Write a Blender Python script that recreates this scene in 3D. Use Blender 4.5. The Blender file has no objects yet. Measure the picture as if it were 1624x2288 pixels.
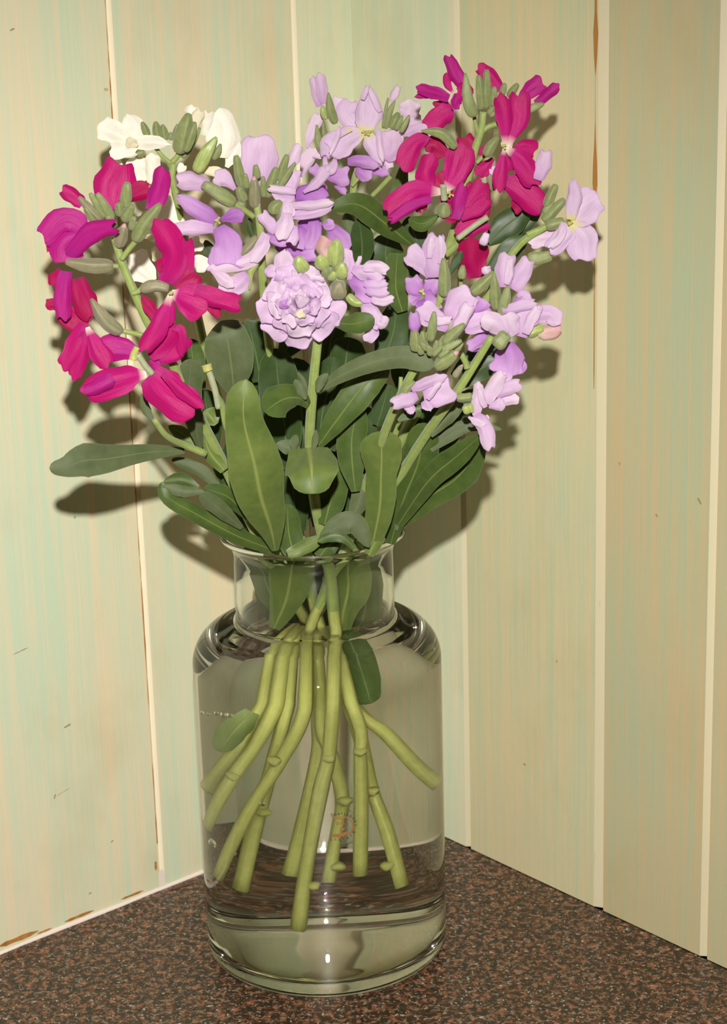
import bpy, bmesh, math, random
import numpy as np
from mathutils import Vector, Matrix

random.seed(7)
rng = np.random.default_rng(7)
SC = bpy.context.scene
COL = SC.collection

# ------------------------------------------------------------------ camera
W, H, F = 1624.0, 2288.0, 4600.0
MW = np.array([[0.99958945578154, -0.028651699606912856, 0.0],
               [-0.008290571085219868, -0.289238249489173, 0.9572212395593404],
               [-0.027426015413210984, -0.956828257913652, -0.28935704335039114]])   # camera (x right, y down, z forward) -> world
CP = np.array([0.02669311, -1.01606793, 0.55286005])

cam_d = bpy.data.cameras.new('camera')
cam = bpy.data.objects.new('camera', cam_d)
COL.objects.link(cam)
SC.camera = cam
R3 = Matrix([[MW[r][0], -MW[r][1], -MW[r][2]] for r in range(3)])
cam.matrix_world = Matrix.Translation(Vector(CP)) @ R3.to_4x4()
cam_d.sensor_fit = 'VERTICAL'
cam_d.sensor_height = 36.0
cam_d.lens = 36.0 * F / H
cam_d.clip_start = 0.02
cam_d.dof.use_dof = True
cam_d.dof.focus_distance = 1.01
cam_d.dof.aperture_fstop = 20.0

# ------------------------------------------------------------------ light: room ambient, the camera's flash, exposure
world = bpy.data.worlds.new('room_ambient')
SC.world = world
world.use_nodes = True
bg = world.node_tree.nodes['Background']
bg.inputs['Color'].default_value = (1.0, 0.52, 0.17, 1)
bg.inputs['Strength'].default_value = 0.026

fl = bpy.data.lights.new('camera_flash', 'SPOT')          # flash head above the lens, soft-edged beam
fl.energy = 80.0
fl.color = (1.0, 0.965, 0.905)
fl.shadow_soft_size = 0.014
fl.spot_size = math.radians(63)
fl.spot_blend = 1.0
flash = bpy.data.objects.new('camera_flash', fl)
COL.objects.link(flash)
flash.location = CP + MW @ np.array([0.0, -0.15, -0.12])
flash.rotation_euler = (Vector((-0.07, 0.05, 0.06)) - flash.location).to_track_quat('-Z', 'Y').to_euler()

vs = SC.view_settings
SC.display_settings.display_device = 'sRGB'
vs.view_transform = 'Standard'
vs.look = 'None'
vs.exposure = 0.0
vs.gamma = 1.0
vs.use_curve_mapping = False
SC.cycles.max_bounces = 16
SC.cycles.transmission_bounces = 14
SC.cycles.transparent_max_bounces = 16
SC.cycles.glossy_bounces = 6
SC.cycles.diffuse_bounces = 4
SC.cycles.caustics_reflective = False
SC.cycles.caustics_refractive = True
SC.cycles.sample_clamp_indirect = 0.0
SC.cycles.blur_glossy = 0.4


# ------------------------------------------------------------------ pixel helpers (pixels of the 1624 x 2288 photograph)
def ray(x, y):
    d = MW @ np.array([x - W / 2, y - H / 2, F])
    return d / np.linalg.norm(d)


def at(x, y, Y):
    """point of the pixel's ray in the upright plane Y (Y = 0 holds the vase axis, the walls' corner is at Y = 0.175)"""
    d = ray(x, y)
    return CP + d * ((Y - CP[1]) / d[1])


def water_at(x, y, Y, r=0.0655):
    """the same for a thing seen through the water: the ray is bent once at the round side of the vase"""
    d = ray(x, y)
    a = d[0] ** 2 + d[1] ** 2
    b = CP[0] * d[0] + CP[1] * d[1]
    c = CP[0] ** 2 + CP[1] ** 2 - r * r
    disc = b * b - a * c
    if disc <= 0:
        return at(x, y, Y)
    t = (-b - math.sqrt(disc)) / a
    p = CP + d * t
    n = np.array([p[0], p[1], 0.0]) / r
    ci = -n @ d
    e = 1 / 1.333
    k = 1 - e * e * (1 - ci * ci)
    q = e * d + (e * ci - math.sqrt(k)) * n
    return p + q * ((Y - p[1]) / q[1])


def px_size(P):
    """metres per pixel at a world point"""
    return float((MW.T @ (np.asarray(P) - CP))[2]) / F


# ------------------------------------------------------------------ object helpers
def link(name, mesh, mat=None, parent=None):
    o = bpy.data.objects.new(name, mesh)
    COL.objects.link(o)
    if parent is not None:
        o.parent = parent
    if mat is not None and mesh is not None and len(mesh.materials) == 0:
        for m in (mat if isinstance(mat, (list, tuple)) else [mat]):
            mesh.materials.append(m)
    return o


def empty(name, loc, parent=None):
    o = bpy.data.objects.new(name, None)
    COL.objects.link(o)
    o.empty_display_size = 0.02
    if parent is not None:
        o.parent = parent
        o.location = Vector(loc) - Vector(parent.matrix_basis.translation)
    else:
        o.location = Vector(loc)
    return o


def tag(o, label, cat, group=None, kind=None):
    o['label'] = label
    o['category'] = cat
    if group:
        o['group'] = group
    if kind:
        o['kind'] = kind
    return o


def mesh_from(name, verts, faces, uvs=None, smooth=True, mids=None):
    me = bpy.data.meshes.new(name)
    me.from_pydata([tuple(map(float, v)) for v in verts], [], faces)
    me.update()
    if smooth:
        me.polygons.foreach_set('use_smooth', [True] * len(me.polygons))
    if mids is not None:
        me.polygons.foreach_set('material_index', mids)
    if uvs is not None:
        ul = me.uv_layers.new(name='UVMap')
        li = np.empty(len(me.loops), dtype=np.int32)
        me.loops.foreach_get('vertex_index', li)
        ul.data.foreach_set('uv', np.asarray(uvs, dtype=np.float32)[li].ravel())
    return me


# ------------------------------------------------------------------ material helpers
def new_mat(name):
    m = bpy.data.materials.new(name)
    m.use_nodes = True
    nt = m.node_tree
    return m, nt, nt.nodes['Principled BSDF']


def N(nt, kind, **kw):
    n = nt.nodes.new(kind)
    for k, v in kw.items():
        if k in n.inputs:
            n.inputs[k].default_value = v
        else:
            setattr(n, k, v)
    return n


def ramp(nt, fac, stops, interp='LINEAR'):
    r = nt.nodes.new('ShaderNodeValToRGB')
    r.color_ramp.interpolation = interp
    while len(r.color_ramp.elements) < len(stops):
        r.color_ramp.elements.new(0.5)
    for e, (p, c) in zip(r.color_ramp.elements, stops):
        e.position = p
        e.color = (*c, 1) if len(c) == 3 else c
    nt.links.new(fac, r.inputs['Fac'])
    return r.outputs['Color']


def mixc(nt, fac, a, b, mode='MIX'):
    m = nt.nodes.new('ShaderNodeMix')
    m.data_type = 'RGBA'
    m.blend_type = mode
    for sock, v in ((m.inputs['Factor'], fac), (m.inputs['A'], a), (m.inputs['B'], b)):
        pass
    def put(sock, v):
        if hasattr(v, 'links') or isinstance(v, bpy.types.NodeSocket):
            nt.links.new(v, sock)
        elif isinstance(v, (int, float)):
            sock.default_value = v
        else:
            sock.default_value = (*v, 1) if len(v) == 3 else v
    put(m.inputs[0], fac)
    put(m.inputs[6], a)
    put(m.inputs[7], b)
    return m.outputs[2]


def math_n(nt, op, a, b=None, c=None, clamp=False):
    m = nt.nodes.new('ShaderNodeMath')
    m.operation = op
    m.use_clamp = clamp
    for i, v in enumerate((a, b, c)):
        if v is None:
            continue
        if isinstance(v, bpy.types.NodeSocket):
            nt.links.new(v, m.inputs[i])
        else:
            m.inputs[i].default_value = v
    return m.outputs[0]


def noise(nt, vec, scale, detail=3.0, rough=0.55, dist=0.0):
    n = nt.nodes.new('ShaderNodeTexNoise')
    n.inputs['Scale'].default_value = scale
    n.inputs['Detail'].default_value = detail
    n.inputs['Roughness'].default_value = rough
    n.inputs['Distortion'].default_value = dist
    nt.links.new(vec, n.inputs['Vector'])
    return n.outputs['Fac']


def mapping(nt, vec, scale=(1, 1, 1), loc=(0, 0, 0)):
    m = nt.nodes.new('ShaderNodeMapping')
    m.inputs['Scale'].default_value = scale
    m.inputs['Location'].default_value = loc
    nt.links.new(vec, m.inputs['Vector'])
    return m.outputs[0]


def bump(nt, bs, h, strength, dist):
    b = nt.nodes.new('ShaderNodeBump')
    b.inputs['Strength'].default_value = strength
    b.inputs['Distance'].default_value = dist
    nt.links.new(h, b.inputs['Height'])
    nt.links.new(b.outputs[0], bs.inputs['Normal'])


# ------------------------------------------------------------------ setting: two boarded walls and the worktop
CORNER = np.array([0.02772586, 0.17533065, 0.0])
UL = np.array([-0.75594109, -0.65463965, 0.0])     # along the left wall, away from the corner
UR = np.array([0.64460142, -0.76451881, 0.0])      # along the right wall


def paint_material(name, cream, mint, amount, seed):
    """streaky colour-washed paint, brushed along the board (local z)"""
    m, nt, bs = new_mat(name)
    tc = nt.nodes.new('ShaderNodeTexCoord')
    oi = nt.nodes.new('ShaderNodeObjectInfo')
    add = nt.nodes.new('ShaderNodeVectorMath')
    add.operation = 'ADD'
    nt.links.new(tc.outputs['Object'], add.inputs[0])
    sc = nt.nodes.new('ShaderNodeVectorMath')
    sc.operation = 'SCALE'
    sc.inputs['Scale'].default_value = 3.7 + seed
    comb = nt.nodes.new('ShaderNodeCombineXYZ')
    for i in range(3):
        nt.links.new(oi.outputs['Random'], comb.inputs[i])
    nt.links.new(comb.outputs[0], sc.inputs[0])
    nt.links.new(sc.outputs[0], add.inputs[1])
    v = add.outputs[0]
    a = noise(nt, mapping(nt, v, (1, 1, 0.014)), 760, 4, 0.6)
    b = noise(nt, mapping(nt, v, (1, 1, 0.022)), 210, 3, 0.6)
    c = noise(nt, mapping(nt, v, (1, 1, 0.35)), 11, 3, 0.5)
    s = math_n(nt, 'ADD', math_n(nt, 'MULTIPLY', a, 0.42), math_n(nt, 'MULTIPLY', b, 0.45))
    s = math_n(nt, 'ADD', s, math_n(nt, 'MULTIPLY', c, 0.38))
    col = ramp(nt, s, [(0.535 + amount, cream), (0.635 + amount, tuple((x + y) / 2 for x, y in zip(cream, mint))), (0.735 + amount, mint)])
    # darker ochre grease freckles
    sp = noise(nt, mapping(nt, v, (1, 1, 0.8)), 70, 2, 0.5)
    col = mixc(nt, math_n(nt, 'MULTIPLY', math_n(nt, 'GREATER_THAN', sp, 0.795), 0.55), col, (0.38, 0.24, 0.06))
    dirt = noise(nt, mapping(nt, v, (1, 1, 0.6)), 14, 4, 0.65)
    col = mixc(nt, ramp(nt, dirt, [(0.52, (0, 0, 0)), (0.80, (0.34, 0.34, 0.34))]), col, (0.46, 0.37, 0.17))
    nt.links.new(col, bs.inputs['Base Color'])
    bs.inputs['Roughness'].default_value = 0.42
    bs.inputs['Specular IOR Level'].default_value = 0.32
    bump(nt, bs, a, 0.18, 0.0006)
    return m


def bevel_material(name, cream, wood, thr):
    """cream paint of the board edges, worn through to the wood in places"""
    m, nt, bs = new_mat(name)
    tc = nt.nodes.new('ShaderNodeTexCoord')
    n = noise(nt, mapping(nt, tc.outputs['Object'], (1, 1, 0.16)), 130, 4, 0.6)
    col = mixc(nt, ramp(nt, n, [(thr, (0, 0, 0)), (thr + 0.05, (1, 1, 1))]), cream, wood)
    nt.links.new(col, bs.inputs['Base Color'])
    bs.inputs['Roughness'].default_value = 0.5
    return m


PAINT_L = paint_material('paint_left', (0.74, 0.635, 0.43), (0.56, 0.66, 0.47), 0.0, 0)
PAINT_C = paint_material('paint_corner', (0.76, 0.70, 0.49), (0.62, 0.70, 0.50), -0.02, 2)
PAINT_R = paint_material('paint_right', (0.68, 0.58, 0.35), (0.50, 0.58, 0.38), 0.02, 5)
PAINT_O = paint_material('paint_ochre', (0.58, 0.47, 0.27), (0.44, 0.50, 0.32), 0.02, 9)
BEVEL_L = bevel_material('board_edge_paint_left', (0.86, 0.79, 0.60), (0.42, 0.20, 0.05), 0.68)
BEVEL_R = bevel_material('board_edge_paint_right', (0.60, 0.54, 0.36), (0.46, 0.34, 0.18), 0.66)
m_wood, nt, bs = new_mat('bare_wood')
tc = nt.nodes.new('ShaderNodeTexCoord')
nt.links.new(ramp(nt, noise(nt, mapping(nt, tc.outputs['Object'], (1, 1, 0.1)), 200), [(0.3, (0.30, 0.12, 0.02)), (0.7, (0.48, 0.22, 0.05))]), bs.inputs['Base Color'])
bs.inputs['Roughness'].default_value = 0.6
m_crack, nt, bs = new_mat('dark_crack')
bs.inputs['Base Color'].default_value = (0.10, 0.05, 0.015, 1)
bs.inputs['Roughness'].default_value = 0.9


m_scuff, nt, bs = new_mat('ochre_scuff')
bs.inputs['Base Color'].default_value = (0.34, 0.24, 0.09, 1)
bs.inputs['Roughness'].default_value = 0.6


def board(parent, u, nrm, s0, s1, z1, b0, b1, paint, edge, deep=0.0022, gap=0.0002):
    """one upright board: flat face with a bevel of b0 / b1 along its two edges; s is the distance from the corner"""
    th = 0.012
    g0 = gap if s0 > 0 else -0.004
    prof = [(s0 + g0, -deep - 0.0006 if s0 > 0 else 0.0, 1), (s0 + b0, 0.0, 0), (s1 - b1, 0.0, 1), (s1 - gap, -deep - 0.0006, 1), (s1 - gap, -th, 1), (s0 + g0, -th, 1)]
    verts, faces, mids = [], [], []
    z0 = 0.0005
    for (s, d, _m) in prof:
        for z in (z0, z1):
            verts.append(CORNER + u * s + nrm * d + np.array([0, 0, z]))
    n = len(prof)
    for i in range(n):
        j = (i + 1) % n
        faces.append([2 * i, 2 * j, 2 * j + 1, 2 * i + 1])
        mids.append(0 if i == 1 else 1)
    faces.append([2 * i + 1 for i in range(n)])
    mids.append(0)
    faces.append([2 * i for i in range(n)][::-1])
    mids.append(0)
    # local frame: x along the wall, z up, so that the paint streaks follow the board
    ang = math.atan2(u[1], u[0])
    Mx = Matrix.Translation(Vector(CORNER + u * s0)) @ Matrix.Rotation(ang, 4, 'Z')
    inv = Mx.inverted()
    verts = [inv @ Vector(v) for v in verts]
    me = mesh_from('board', verts, faces, None, False, mids)
    bm = bmesh.new()
    bm.from_mesh(me)
    bmesh.ops.recalc_face_normals(bm, faces=bm.faces)
    bm.to_mesh(me)
    bm.free()
    o = link('board', me, [paint, edge], parent)
    o.matrix_world = Mx
    return o


NL = np.array([UL[1], -UL[0], 0.0]); NL = NL if NL[1] < 0 else -NL
NR = np.array([UR[1], -UR[0], 0.0]); NR = NR if NR[1] < 0 else -NR
ZT = 0.95


def wall_back(name, u, nrm, length):
    """the wall behind the boards"""
    verts, faces = [], []
    for s in (-0.012, length):
        for d in (-0.0125, -0.07):
            for z in (-0.10, ZT + 0.02):
                verts.append(CORNER + u * s + nrm * d + np.array([0, 0, z]))
    faces = [[0, 1, 3, 2], [4, 6, 7, 5], [0, 4, 5, 1], [2, 3, 7, 6], [1, 5, 7, 3], [0, 2, 6, 4]]
    o = link(name, mesh_from(name, verts, faces, None, False), m_crack)
    o['kind'] = 'structure'
    return o


wall_left = wall_back('wall_left', UL, NL, 1.75)
tag(wall_left, 'mint and cream colour-washed boarded wall with cracked brown board joints', 'wall', None, 'structure')
wall_right = wall_back('wall_right', UR, NR, 1.75)
tag(wall_right, 'mint and cream boarded wall with pale wide board joints and one worn brown edge', 'wall', None, 'structure')
SL = [0.0, 0.0417, 0.1639, 0.286, 0.408, 0.530, 0.652, 0.774, 0.896, 1.018, 1.14, 1.262, 1.384, 1.506, 1.628, 1.75]
for a, b in zip(SL[:-1], SL[1:]):
    board(wall_left, UL, NL, a, b, ZT, 0.0002 if a == 0 else 0.0024, 0.0017, PAINT_C if a == 0 else PAINT_L, BEVEL_L, gap=0.0005)
SR = [0.0, 0.0878, 0.1955, 0.2710, 0.3787, 0.4865, 0.5942, 0.702, 0.81, 0.917, 1.025, 1.133, 1.24, 1.348, 1.456, 1.563, 1.67, 1.75]
for a, b in zip(SR[:-1], SR[1:]):
    wdt = {0.0878: 0.0030, 0.1955: 0.0056, 0.2710: 0.0036}.get(b, 0.004)
    board(wall_right, UR, NR, a, b, ZT, 0.0002 if a == 0 else 0.0016, wdt, PAINT_C if a == 0 else (PAINT_R if a < 0.19 else PAINT_O), BEVEL_R)


def strip(name, u, nrm, path, half, d, mat, parent):
    """thin irregular patch of bare wood lying on the boards; path of (s, z), half widths"""
    verts, faces = [], []
    for k, ((s, z), h) in enumerate(zip(path, half)):
        s2, z2 = path[min(k + 1, len(path) - 1)]
        s1, z1 = path[max(k - 1, 0)]
        t = np.array([s2 - s1, z2 - z1]); t /= max(np.linalg.norm(t), 1e-9)
        p = np.array([-t[1], t[0]])
        for sg in (-1, 1):
            q = np.array([s, z]) + p * h * sg
            verts.append(CORNER + u * q[0] + nrm * d + np.array([0, 0, q[1]]))
    for k in range(len(path) - 1):
        faces.append([2 * k, 2 * k + 1, 2 * k + 3, 2 * k + 2])
    # closed shell of real thickness, resting on the board face
    n0 = len(verts)
    verts = verts + [v - nrm * (d + 0.0001) for v in verts]
    faces = faces + [[i + n0 for i in f][::-1] for f in faces]
    return link(name, mesh_from(name, verts, faces, None, False), mat, parent)


# worn brown edge along the wide joint of the right wall, and chips in the left wall's joint
zz = np.linspace(0.30, ZT - 0.02, 60)
hw = 0.0011 + 0.0009 * np.sin(zz * 61) * np.sin(zz * 23 + 1) + 0.0004 * rng.standard_normal(60)
hw = np.clip(hw * 1.4, 0.00015, 0.0017)
hw[(zz > 0.445) & (zz < 0.462)] = 0.0001
hw[zz < 0.405] *= 0.22
strip('worn_edge', UR, NR, [(0.1881, z) for z in zz], hw, 0.00018, m_wood, wall_right)
zz = np.linspace(0.03, 0.60, 90)
hw = np.clip(0.0003 + 0.0005 * np.sin(zz * 47) + 0.0004 * rng.standard_normal(90), 0.00008, 0.0011)
strip('worn_edge', UL, NL, [(0.1659, z) for z in zz], hw * 0.38, 0.00014, m_wood, wall_left)
for (s, z, L, h) in [(0.168, 0.016, 0.006, 0.0010), (0.1855, 0.0036, 0.016, 0.0008), (0.222, 0.0036, 0.020, 0.0010), (0.262, 0.0046, 0.026, 0.0016),
                     (0.300, 0.0050, 0.030, 0.0018), (0.245, 0.0030, 0.010, 0.0006)]:
    if z > 0.01:
        pth = [(s, z - L / 2 + L * k / 5) for k in range(6)]
    else:
        pth = [(s - L / 2 + L * k / 5, z) for k in range(6)]
    strip('bare_wood_patch', UL, NL, pth, [h * x for x in (0.15, 0.8, 1.0, 0.7, 0.9, 0.1)], 0.00016, m_wood, wall_left)
# small scratches and knocks on the paint
for (x, y, L, h, tilt) in [(45, 1455, 0.010, 0.0003, 0.15), (122, 1780, 0.003, 0.0005, 1.2), (140, 1770, 0.011, 0.00016, 0.2), (150, 1622, 0.005, 0.0006, 0.2),
                           (27, 66, 0.003, 0.0005, 0.3), (250, 1880, 0.002, 0.0005, 0.4), (201, 1996, 0.002, 0.0005, 0.2), (167, 1156, 0.0016, 0.0005, 0.9)]:
    d = ray(x, y)
    t = (NL @ (CORNER - CP)) / (NL @ d)
    P = CP + d * t
    s = (P - CORNER) @ UL
    strip('scuff', UL, NL, [(s + math.cos(tilt) * L * (k / 4 - .5), P[2] - math.sin(tilt) * L * (k / 4 - .5)) for k in range(5)], [h * x for x in (.2, 1, .6, .8, .1)], 0.00012, m_scuff, wall_left)
for (x, y, L, h, tilt) in [(1563, 1120, 0.004, 0.0007, 0.9), (1467, 1152, 0.002, 0.0006, 0.9), (1172, 1708, 0.002, 0.0007, 0.5), (1244, 1478, 0.0016, 0.0005, 1.4), (1384, 1036, 0.002, 0.0004, 1.4)]:
    d = ray(x, y)
    t = (NR @ (CORNER - CP)) / (NR @ d)
    P = CP + d * t
    s = (P - CORNER) @ UR
    strip('scuff', UR, NR, [(s + math.cos(tilt) * L * (k / 4 - .5), P[2] - math.sin(tilt) * L * (k / 4 - .5)) for k in range(5)], [h * x for x in (.2, 1, .6, .8, .1)], 0.00012, m_scuff, wall_right)

# worktop: L-shaped speckled laminate
m_top, nt, bs = new_mat('granite_laminate')
tc = nt.nodes.new('ShaderNodeTexCoord')
v = tc.outputs['Object']
n1 = noise(nt, v, 250, 4, 0.66, 0.6)
n2 = noise(nt, mapping(nt, v, (1, 1, 1), (3.1, 1.7, 0)), 330, 3, 0.65, 0.4)
n3 = noise(nt, mapping(nt, v, (1, 1, 1), (7.7, 4.2, 0)), 240, 4, 0.66, 0.5)
n4 = noise(nt, mapping(nt, v, (1, 1, 1), (1.3, 9.2, 0)), 420, 2, 0.6, 0.3)
col = ramp(nt, n1, [(0.38, (0.020, 0.013, 0.009)), (0.49, (0.040, 0.022, 0.013)), (0.56, (0.155, 0.058, 0.028)), (0.65, (0.32, 0.135, 0.075))])
col = mixc(nt, ramp(nt, n2, [(0.56, (0, 0, 0)), (0.61, (1, 1, 1))]), col, (0.20, 0.15, 0.105))
col = mixc(nt, ramp(nt, n3, [(0.55, (0, 0, 0)), (0.60, (1, 1, 1))]), col, (0.018, 0.013, 0.010))
col = mixc(nt, ramp(nt, n4, [(0.63, (0, 0, 0)), (0.67, (1, 1, 1))]), col, (0.40, 0.37, 0.30))
nt.links.new(col, bs.inputs['Base Color'])
bs.inputs['Roughness'].default_value = 0.33
bs.inputs['Specular IOR Level'].default_value = 0.45
DEP, LEN, TH = 0.64, 1.75, 0.04
k0 = CORNER
pts = [k0, k0 + UL * LEN, k0 + UL * LEN + UR * DEP, k0 + UL * DEP + UR * DEP, k0 + UL * DEP + UR * LEN, k0 + UR * LEN]
bm = bmesh.new()
lo = [bm.verts.new((p[0], p[1], -TH)) for p in pts]
hi = [bm.verts.new((p[0], p[1], 0.0)) for p in pts]
bm.faces.new(hi)
bm.faces.new(lo[::-1])
for i in range(6):
    j = (i + 1) % 6
    bm.faces.new([lo[i], lo[j], hi[j], hi[i]])
bmesh.ops.recalc_face_normals(bm, faces=bm.faces)
edges = [e for e in bm.edges if all(abs(vv.co.z) < 1e-6 for vv in e.verts) and {hi.index(vv) for vv in e.verts} & {2, 3, 4} and not ({hi.index(vv) for vv in e.verts} & {0})]
bmesh.ops.bevel(bm, geom=edges, offset=0.008, segments=4, affect='EDGES', profile=0.5)
me = bpy.data.meshes.new('worktop')
bm.to_mesh(me)
bm.free()
top = link('worktop', me, m_top)
tag(top, 'brown, black and grey speckled granite-look kitchen worktop under the vase', 'worktop', None, 'structure')

# white sealant along the foot of the left wall
m_seal, nt, bs = new_mat('white_sealant')
bs.inputs['Base Color'].default_value = (0.80, 0.70, 0.62, 1)
bs.inputs['Roughness'].default_value = 0.35
verts, faces = [], []
K = 80
for i in range(K + 1):
    s = 0.004 + i / K * 1.7
    w = 0.0014 + 0.0003 * math.sin(s * 40) + 0.00025 * rng.standard_normal()
    h = max(0.0005, 0.0018 + 0.0004 * math.sin(s * 55 + 1) + 0.0003 * rng.standard_normal() - 0.003 * max(0, s - 0.2))
    for k in range(5):
        a = k / 4 * math.pi / 2
        verts.append(CORNER + UL * s + NL * (w * math.cos(a) + 0.0001) + np.array([0, 0, h * math.sin(a) + 0.0001]))
for i in range(K):
    for k in range(4):
        faces.append([5 * i + k, 5 * i + k + 1, 5 * i + k + 6, 5 * i + k + 5])
seal = link('trim_1', mesh_from('sealant_bead', verts, faces), m_seal)
tag(seal, 'thin white sealant bead along the foot of the boarded wall with cracked joints', 'trim', None, 'structure')
# sealant smeared up into the joint
strip('sealant_smear', UL, NL, [(0.1645, 0.001 + 0.0115 * k / 6) for k in range(7)], [0.0026, 0.0024, 0.0018, 0.0017, 0.0018, 0.0016, 0.0006], 0.0006, m_seal, wall_left)

# dried dark red spill on the worktop at the foot of the wall
m_spill, nt, bs = new_mat('dark_red_spill')
bs.inputs['Base Color'].default_value = (0.10, 0.012, 0.008, 1)
bs.inputs['Roughness'].default_value = 0.3
verts, faces = [], []
for (x, y, h) in [(378, 1990, .0004), (392, 1986, .0016), (404, 1982, .0012), (418, 1977, .0018), (432, 1972, .0003)]:
    d = ray(x, y)
    q = CP - d * (CP[2] / d[2])
    for sg in (-1, 1):
        for z in (0.00002, 0.00018):
            verts.append((q[0] - .3 * sg * h, q[1] + sg * h, z))
for k in range(4):
    a, b = 4 * k, 4 * k + 4
    faces += [[a + 1, b + 1, b + 3, a + 3], [a, a + 1, b + 1, b][::-1], [a + 2, b + 2, b + 3, a + 3][::-1]]
link('spill', mesh_from('spill', verts, faces), m_spill, top)

# ------------------------------------------------------------------ the glass vase and the water in it
def glass_mat(name, ior, color=(1, 1, 1)):
    m = bpy.data.materials.new(name)
    m.use_nodes = True
    nt = m.node_tree
    nt.nodes.clear()
    out = nt.nodes.new('ShaderNodeOutputMaterial')
    g = nt.nodes.new('ShaderNodeBsdfGlass')
    g.inputs['IOR'].default_value = ior
    g.inputs['Roughness'].default_value = 0.0
    g.inputs['Color'].default_value = (*color, 1)
    nt.links.new(g.outputs[0], out.inputs[0])
    return m


m_glass = glass_mat('clear_glass', 1.5, (0.99, 0.995, 0.985))
m_water_side = glass_mat('water_against_glass', 1.333 / 1.5, (0.99, 0.99, 0.975))
m_water_top = glass_mat('water_surface', 1.333)


def smooth_profile(keys, n):
    """Catmull-Rom through (r, z) keys"""
    k = np.array(keys, float)
    out = []
    m = len(k)
    for i in range(m - 1):
        p0, p1, p2, p3 = k[max(i - 1, 0)], k[i], k[i + 1], k[min(i + 2, m - 1)]
        for j in range(n):
            t = j / n
            out.append(0.5 * ((2 * p1) + (-p0 + p2) * t + (2 * p0 - 5 * p1 + 4 * p2 - p3) * t * t + (-p0 + 3 * p1 - 3 * p2 + p3) * t ** 3))
    out.append(k[-1])
    return np.array(out)


def arc(cr, cz, rad, a0, a1, n):
    return [(cr + rad * math.cos(math.radians(a0 + (a1 - a0) * i / n)), cz + rad * math.sin(math.radians(a0 + (a1 - a0) * i / n))) for i in range(n + 1)]


def lathe(name, prof, seg=128, mids=None, close=False):
    verts, faces, fm = [], [], []
    n = len(prof)
    for (r, z) in prof:
        for k in range(seg):
            a = 2 * math.pi * k / seg
            verts.append((r * math.cos(a), r * math.sin(a), z))
    for i in range(n - 1):
        for k in range(seg):
            k2 = (k + 1) % seg
            faces.append([i * seg + k, i * seg + k2, (i + 1) * seg + k2, (i + 1) * seg + k])
            fm.append(mids[i] if mids else 0)
    return mesh_from(name, verts, faces, None, True, fm)


R_OUT = 0.0655
WATER_Z = 0.1890
T_WALL = 0.0026
# outer side from the centre of the foot to the lip
outer = [(0.0004, 0.0022), (0.030, 0.0020), (0.054, 0.0014)] + arc(0.0575, 0.0010, 0.0010, 200, 270, 3)
outer += arc(0.0585, 0.0070, 0.0070, -85, 0, 8)
outer += [(R_OUT, 0.03), (R_OUT, 0.06), (R_OUT, 0.10), (R_OUT, 0.14)]
outer += arc(R_OUT - 0.0210, 0.1660, 0.0210, 0, 76, 16)
outer += [(0.0462, 0.1883)]
outer += arc(0.0452, 0.1925, 0.0037, 252, 182, 5)
outer += [(0.0414, 0.200), (0.0414, 0.212)]
outer += arc(0.0414 + 0.014, 0.2240, 0.0140, 180, 138, 6)
outer += arc(0.0465, 0.2362, 0.0016, -30, 90, 4)
inner = arc(0.0465, 0.2362, 0.0016, 100, 200, 4)[1:]
inner += [(0.0415, 0.2295), (0.0392, 0.222), (0.0389, 0.212), (0.0389, 0.200), (0.0389, 0.1925), (0.0390, WATER_Z + 0.0006), (0.0391, WATER_Z)]
vase_me = lathe('vase_body', outer + inner)
vase = link('glass_vase', vase_me, m_glass)
tag(vase, 'clear glass apothecary-shaped vase with short flared neck holding cut stock flowers', 'vase')

wat = [(0.0004, WATER_Z), (0.020, WATER_Z), (0.034, WATER_Z), (0.0375, WATER_Z + 0.0001), (0.0386, WATER_Z + 0.0005), (0.0391, WATER_Z)]
nt_top = len(wat) - 1
wside = [(0.0400, 0.1872), (0.0436, 0.1855)] + arc(R_OUT - 0.0210, 0.1660, 0.0210 - T_WALL, 84, 0, 14)
ri = R_OUT - T_WALL
wside += [(ri, 0.14), (ri, 0.10), (ri, 0.06), (ri, 0.03)]
wside += arc(ri - 0.006, 0.0140, 0.006, 0, -88, 7)
wside += [(0.050, 0.0078), (0.030, 0.0076), (0.0004, 0.0076)]
wprof = wat + wside
wmids = [0] * nt_top + [1] * (len(wprof) - 1 - nt_top)
wme = lathe('water_body', wprof, mids=wmids)
water = link('vase_water', wme, [m_water_top, m_water_side])
tag(water, 'clear water filling the glass vase up to its neck', 'water', None)
for o in (vase, water):
    # outward normals
    me = o.data
    bm = bmesh.new()
    bm.from_mesh(me)
    bmesh.ops.recalc_face_normals(bm, faces=bm.faces)
    bm.to_mesh(me)
    bm.free()

# air bubbles caught in the water against the glass
m_air = glass_mat('air_bubble', 1 / 1.333)
for (x, y, r, yy) in [(452, 1592, .0012, .004), (466, 1596, .0009, .002), (484, 1594, .0012, -.002), (500, 1597, .0016, -.006), (514, 1598, .0014, -.010), (474, 1884, .0026, -.004), (520, 1905, .0018, -.014), (586, 1795, .0014, -.020)]:
    bm = bmesh.new()
    bmesh.ops.create_icosphere(bm, subdivisions=3, radius=r)
    me = bpy.data.meshes.new('bubble')
    bm.to_mesh(me)
    bm.free()
    me.polygons.foreach_set('use_smooth', [True] * len(me.polygons))
    o = link('bubble', me, m_air, water)
    P = water_at(x, y, yy)
    q = math.hypot(P[0], P[1])
    k = min(1.0, (R_OUT - T_WALL - r - .0006) / q)
    o.location = (P[0] * k, P[1] * k, P[2])

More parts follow.
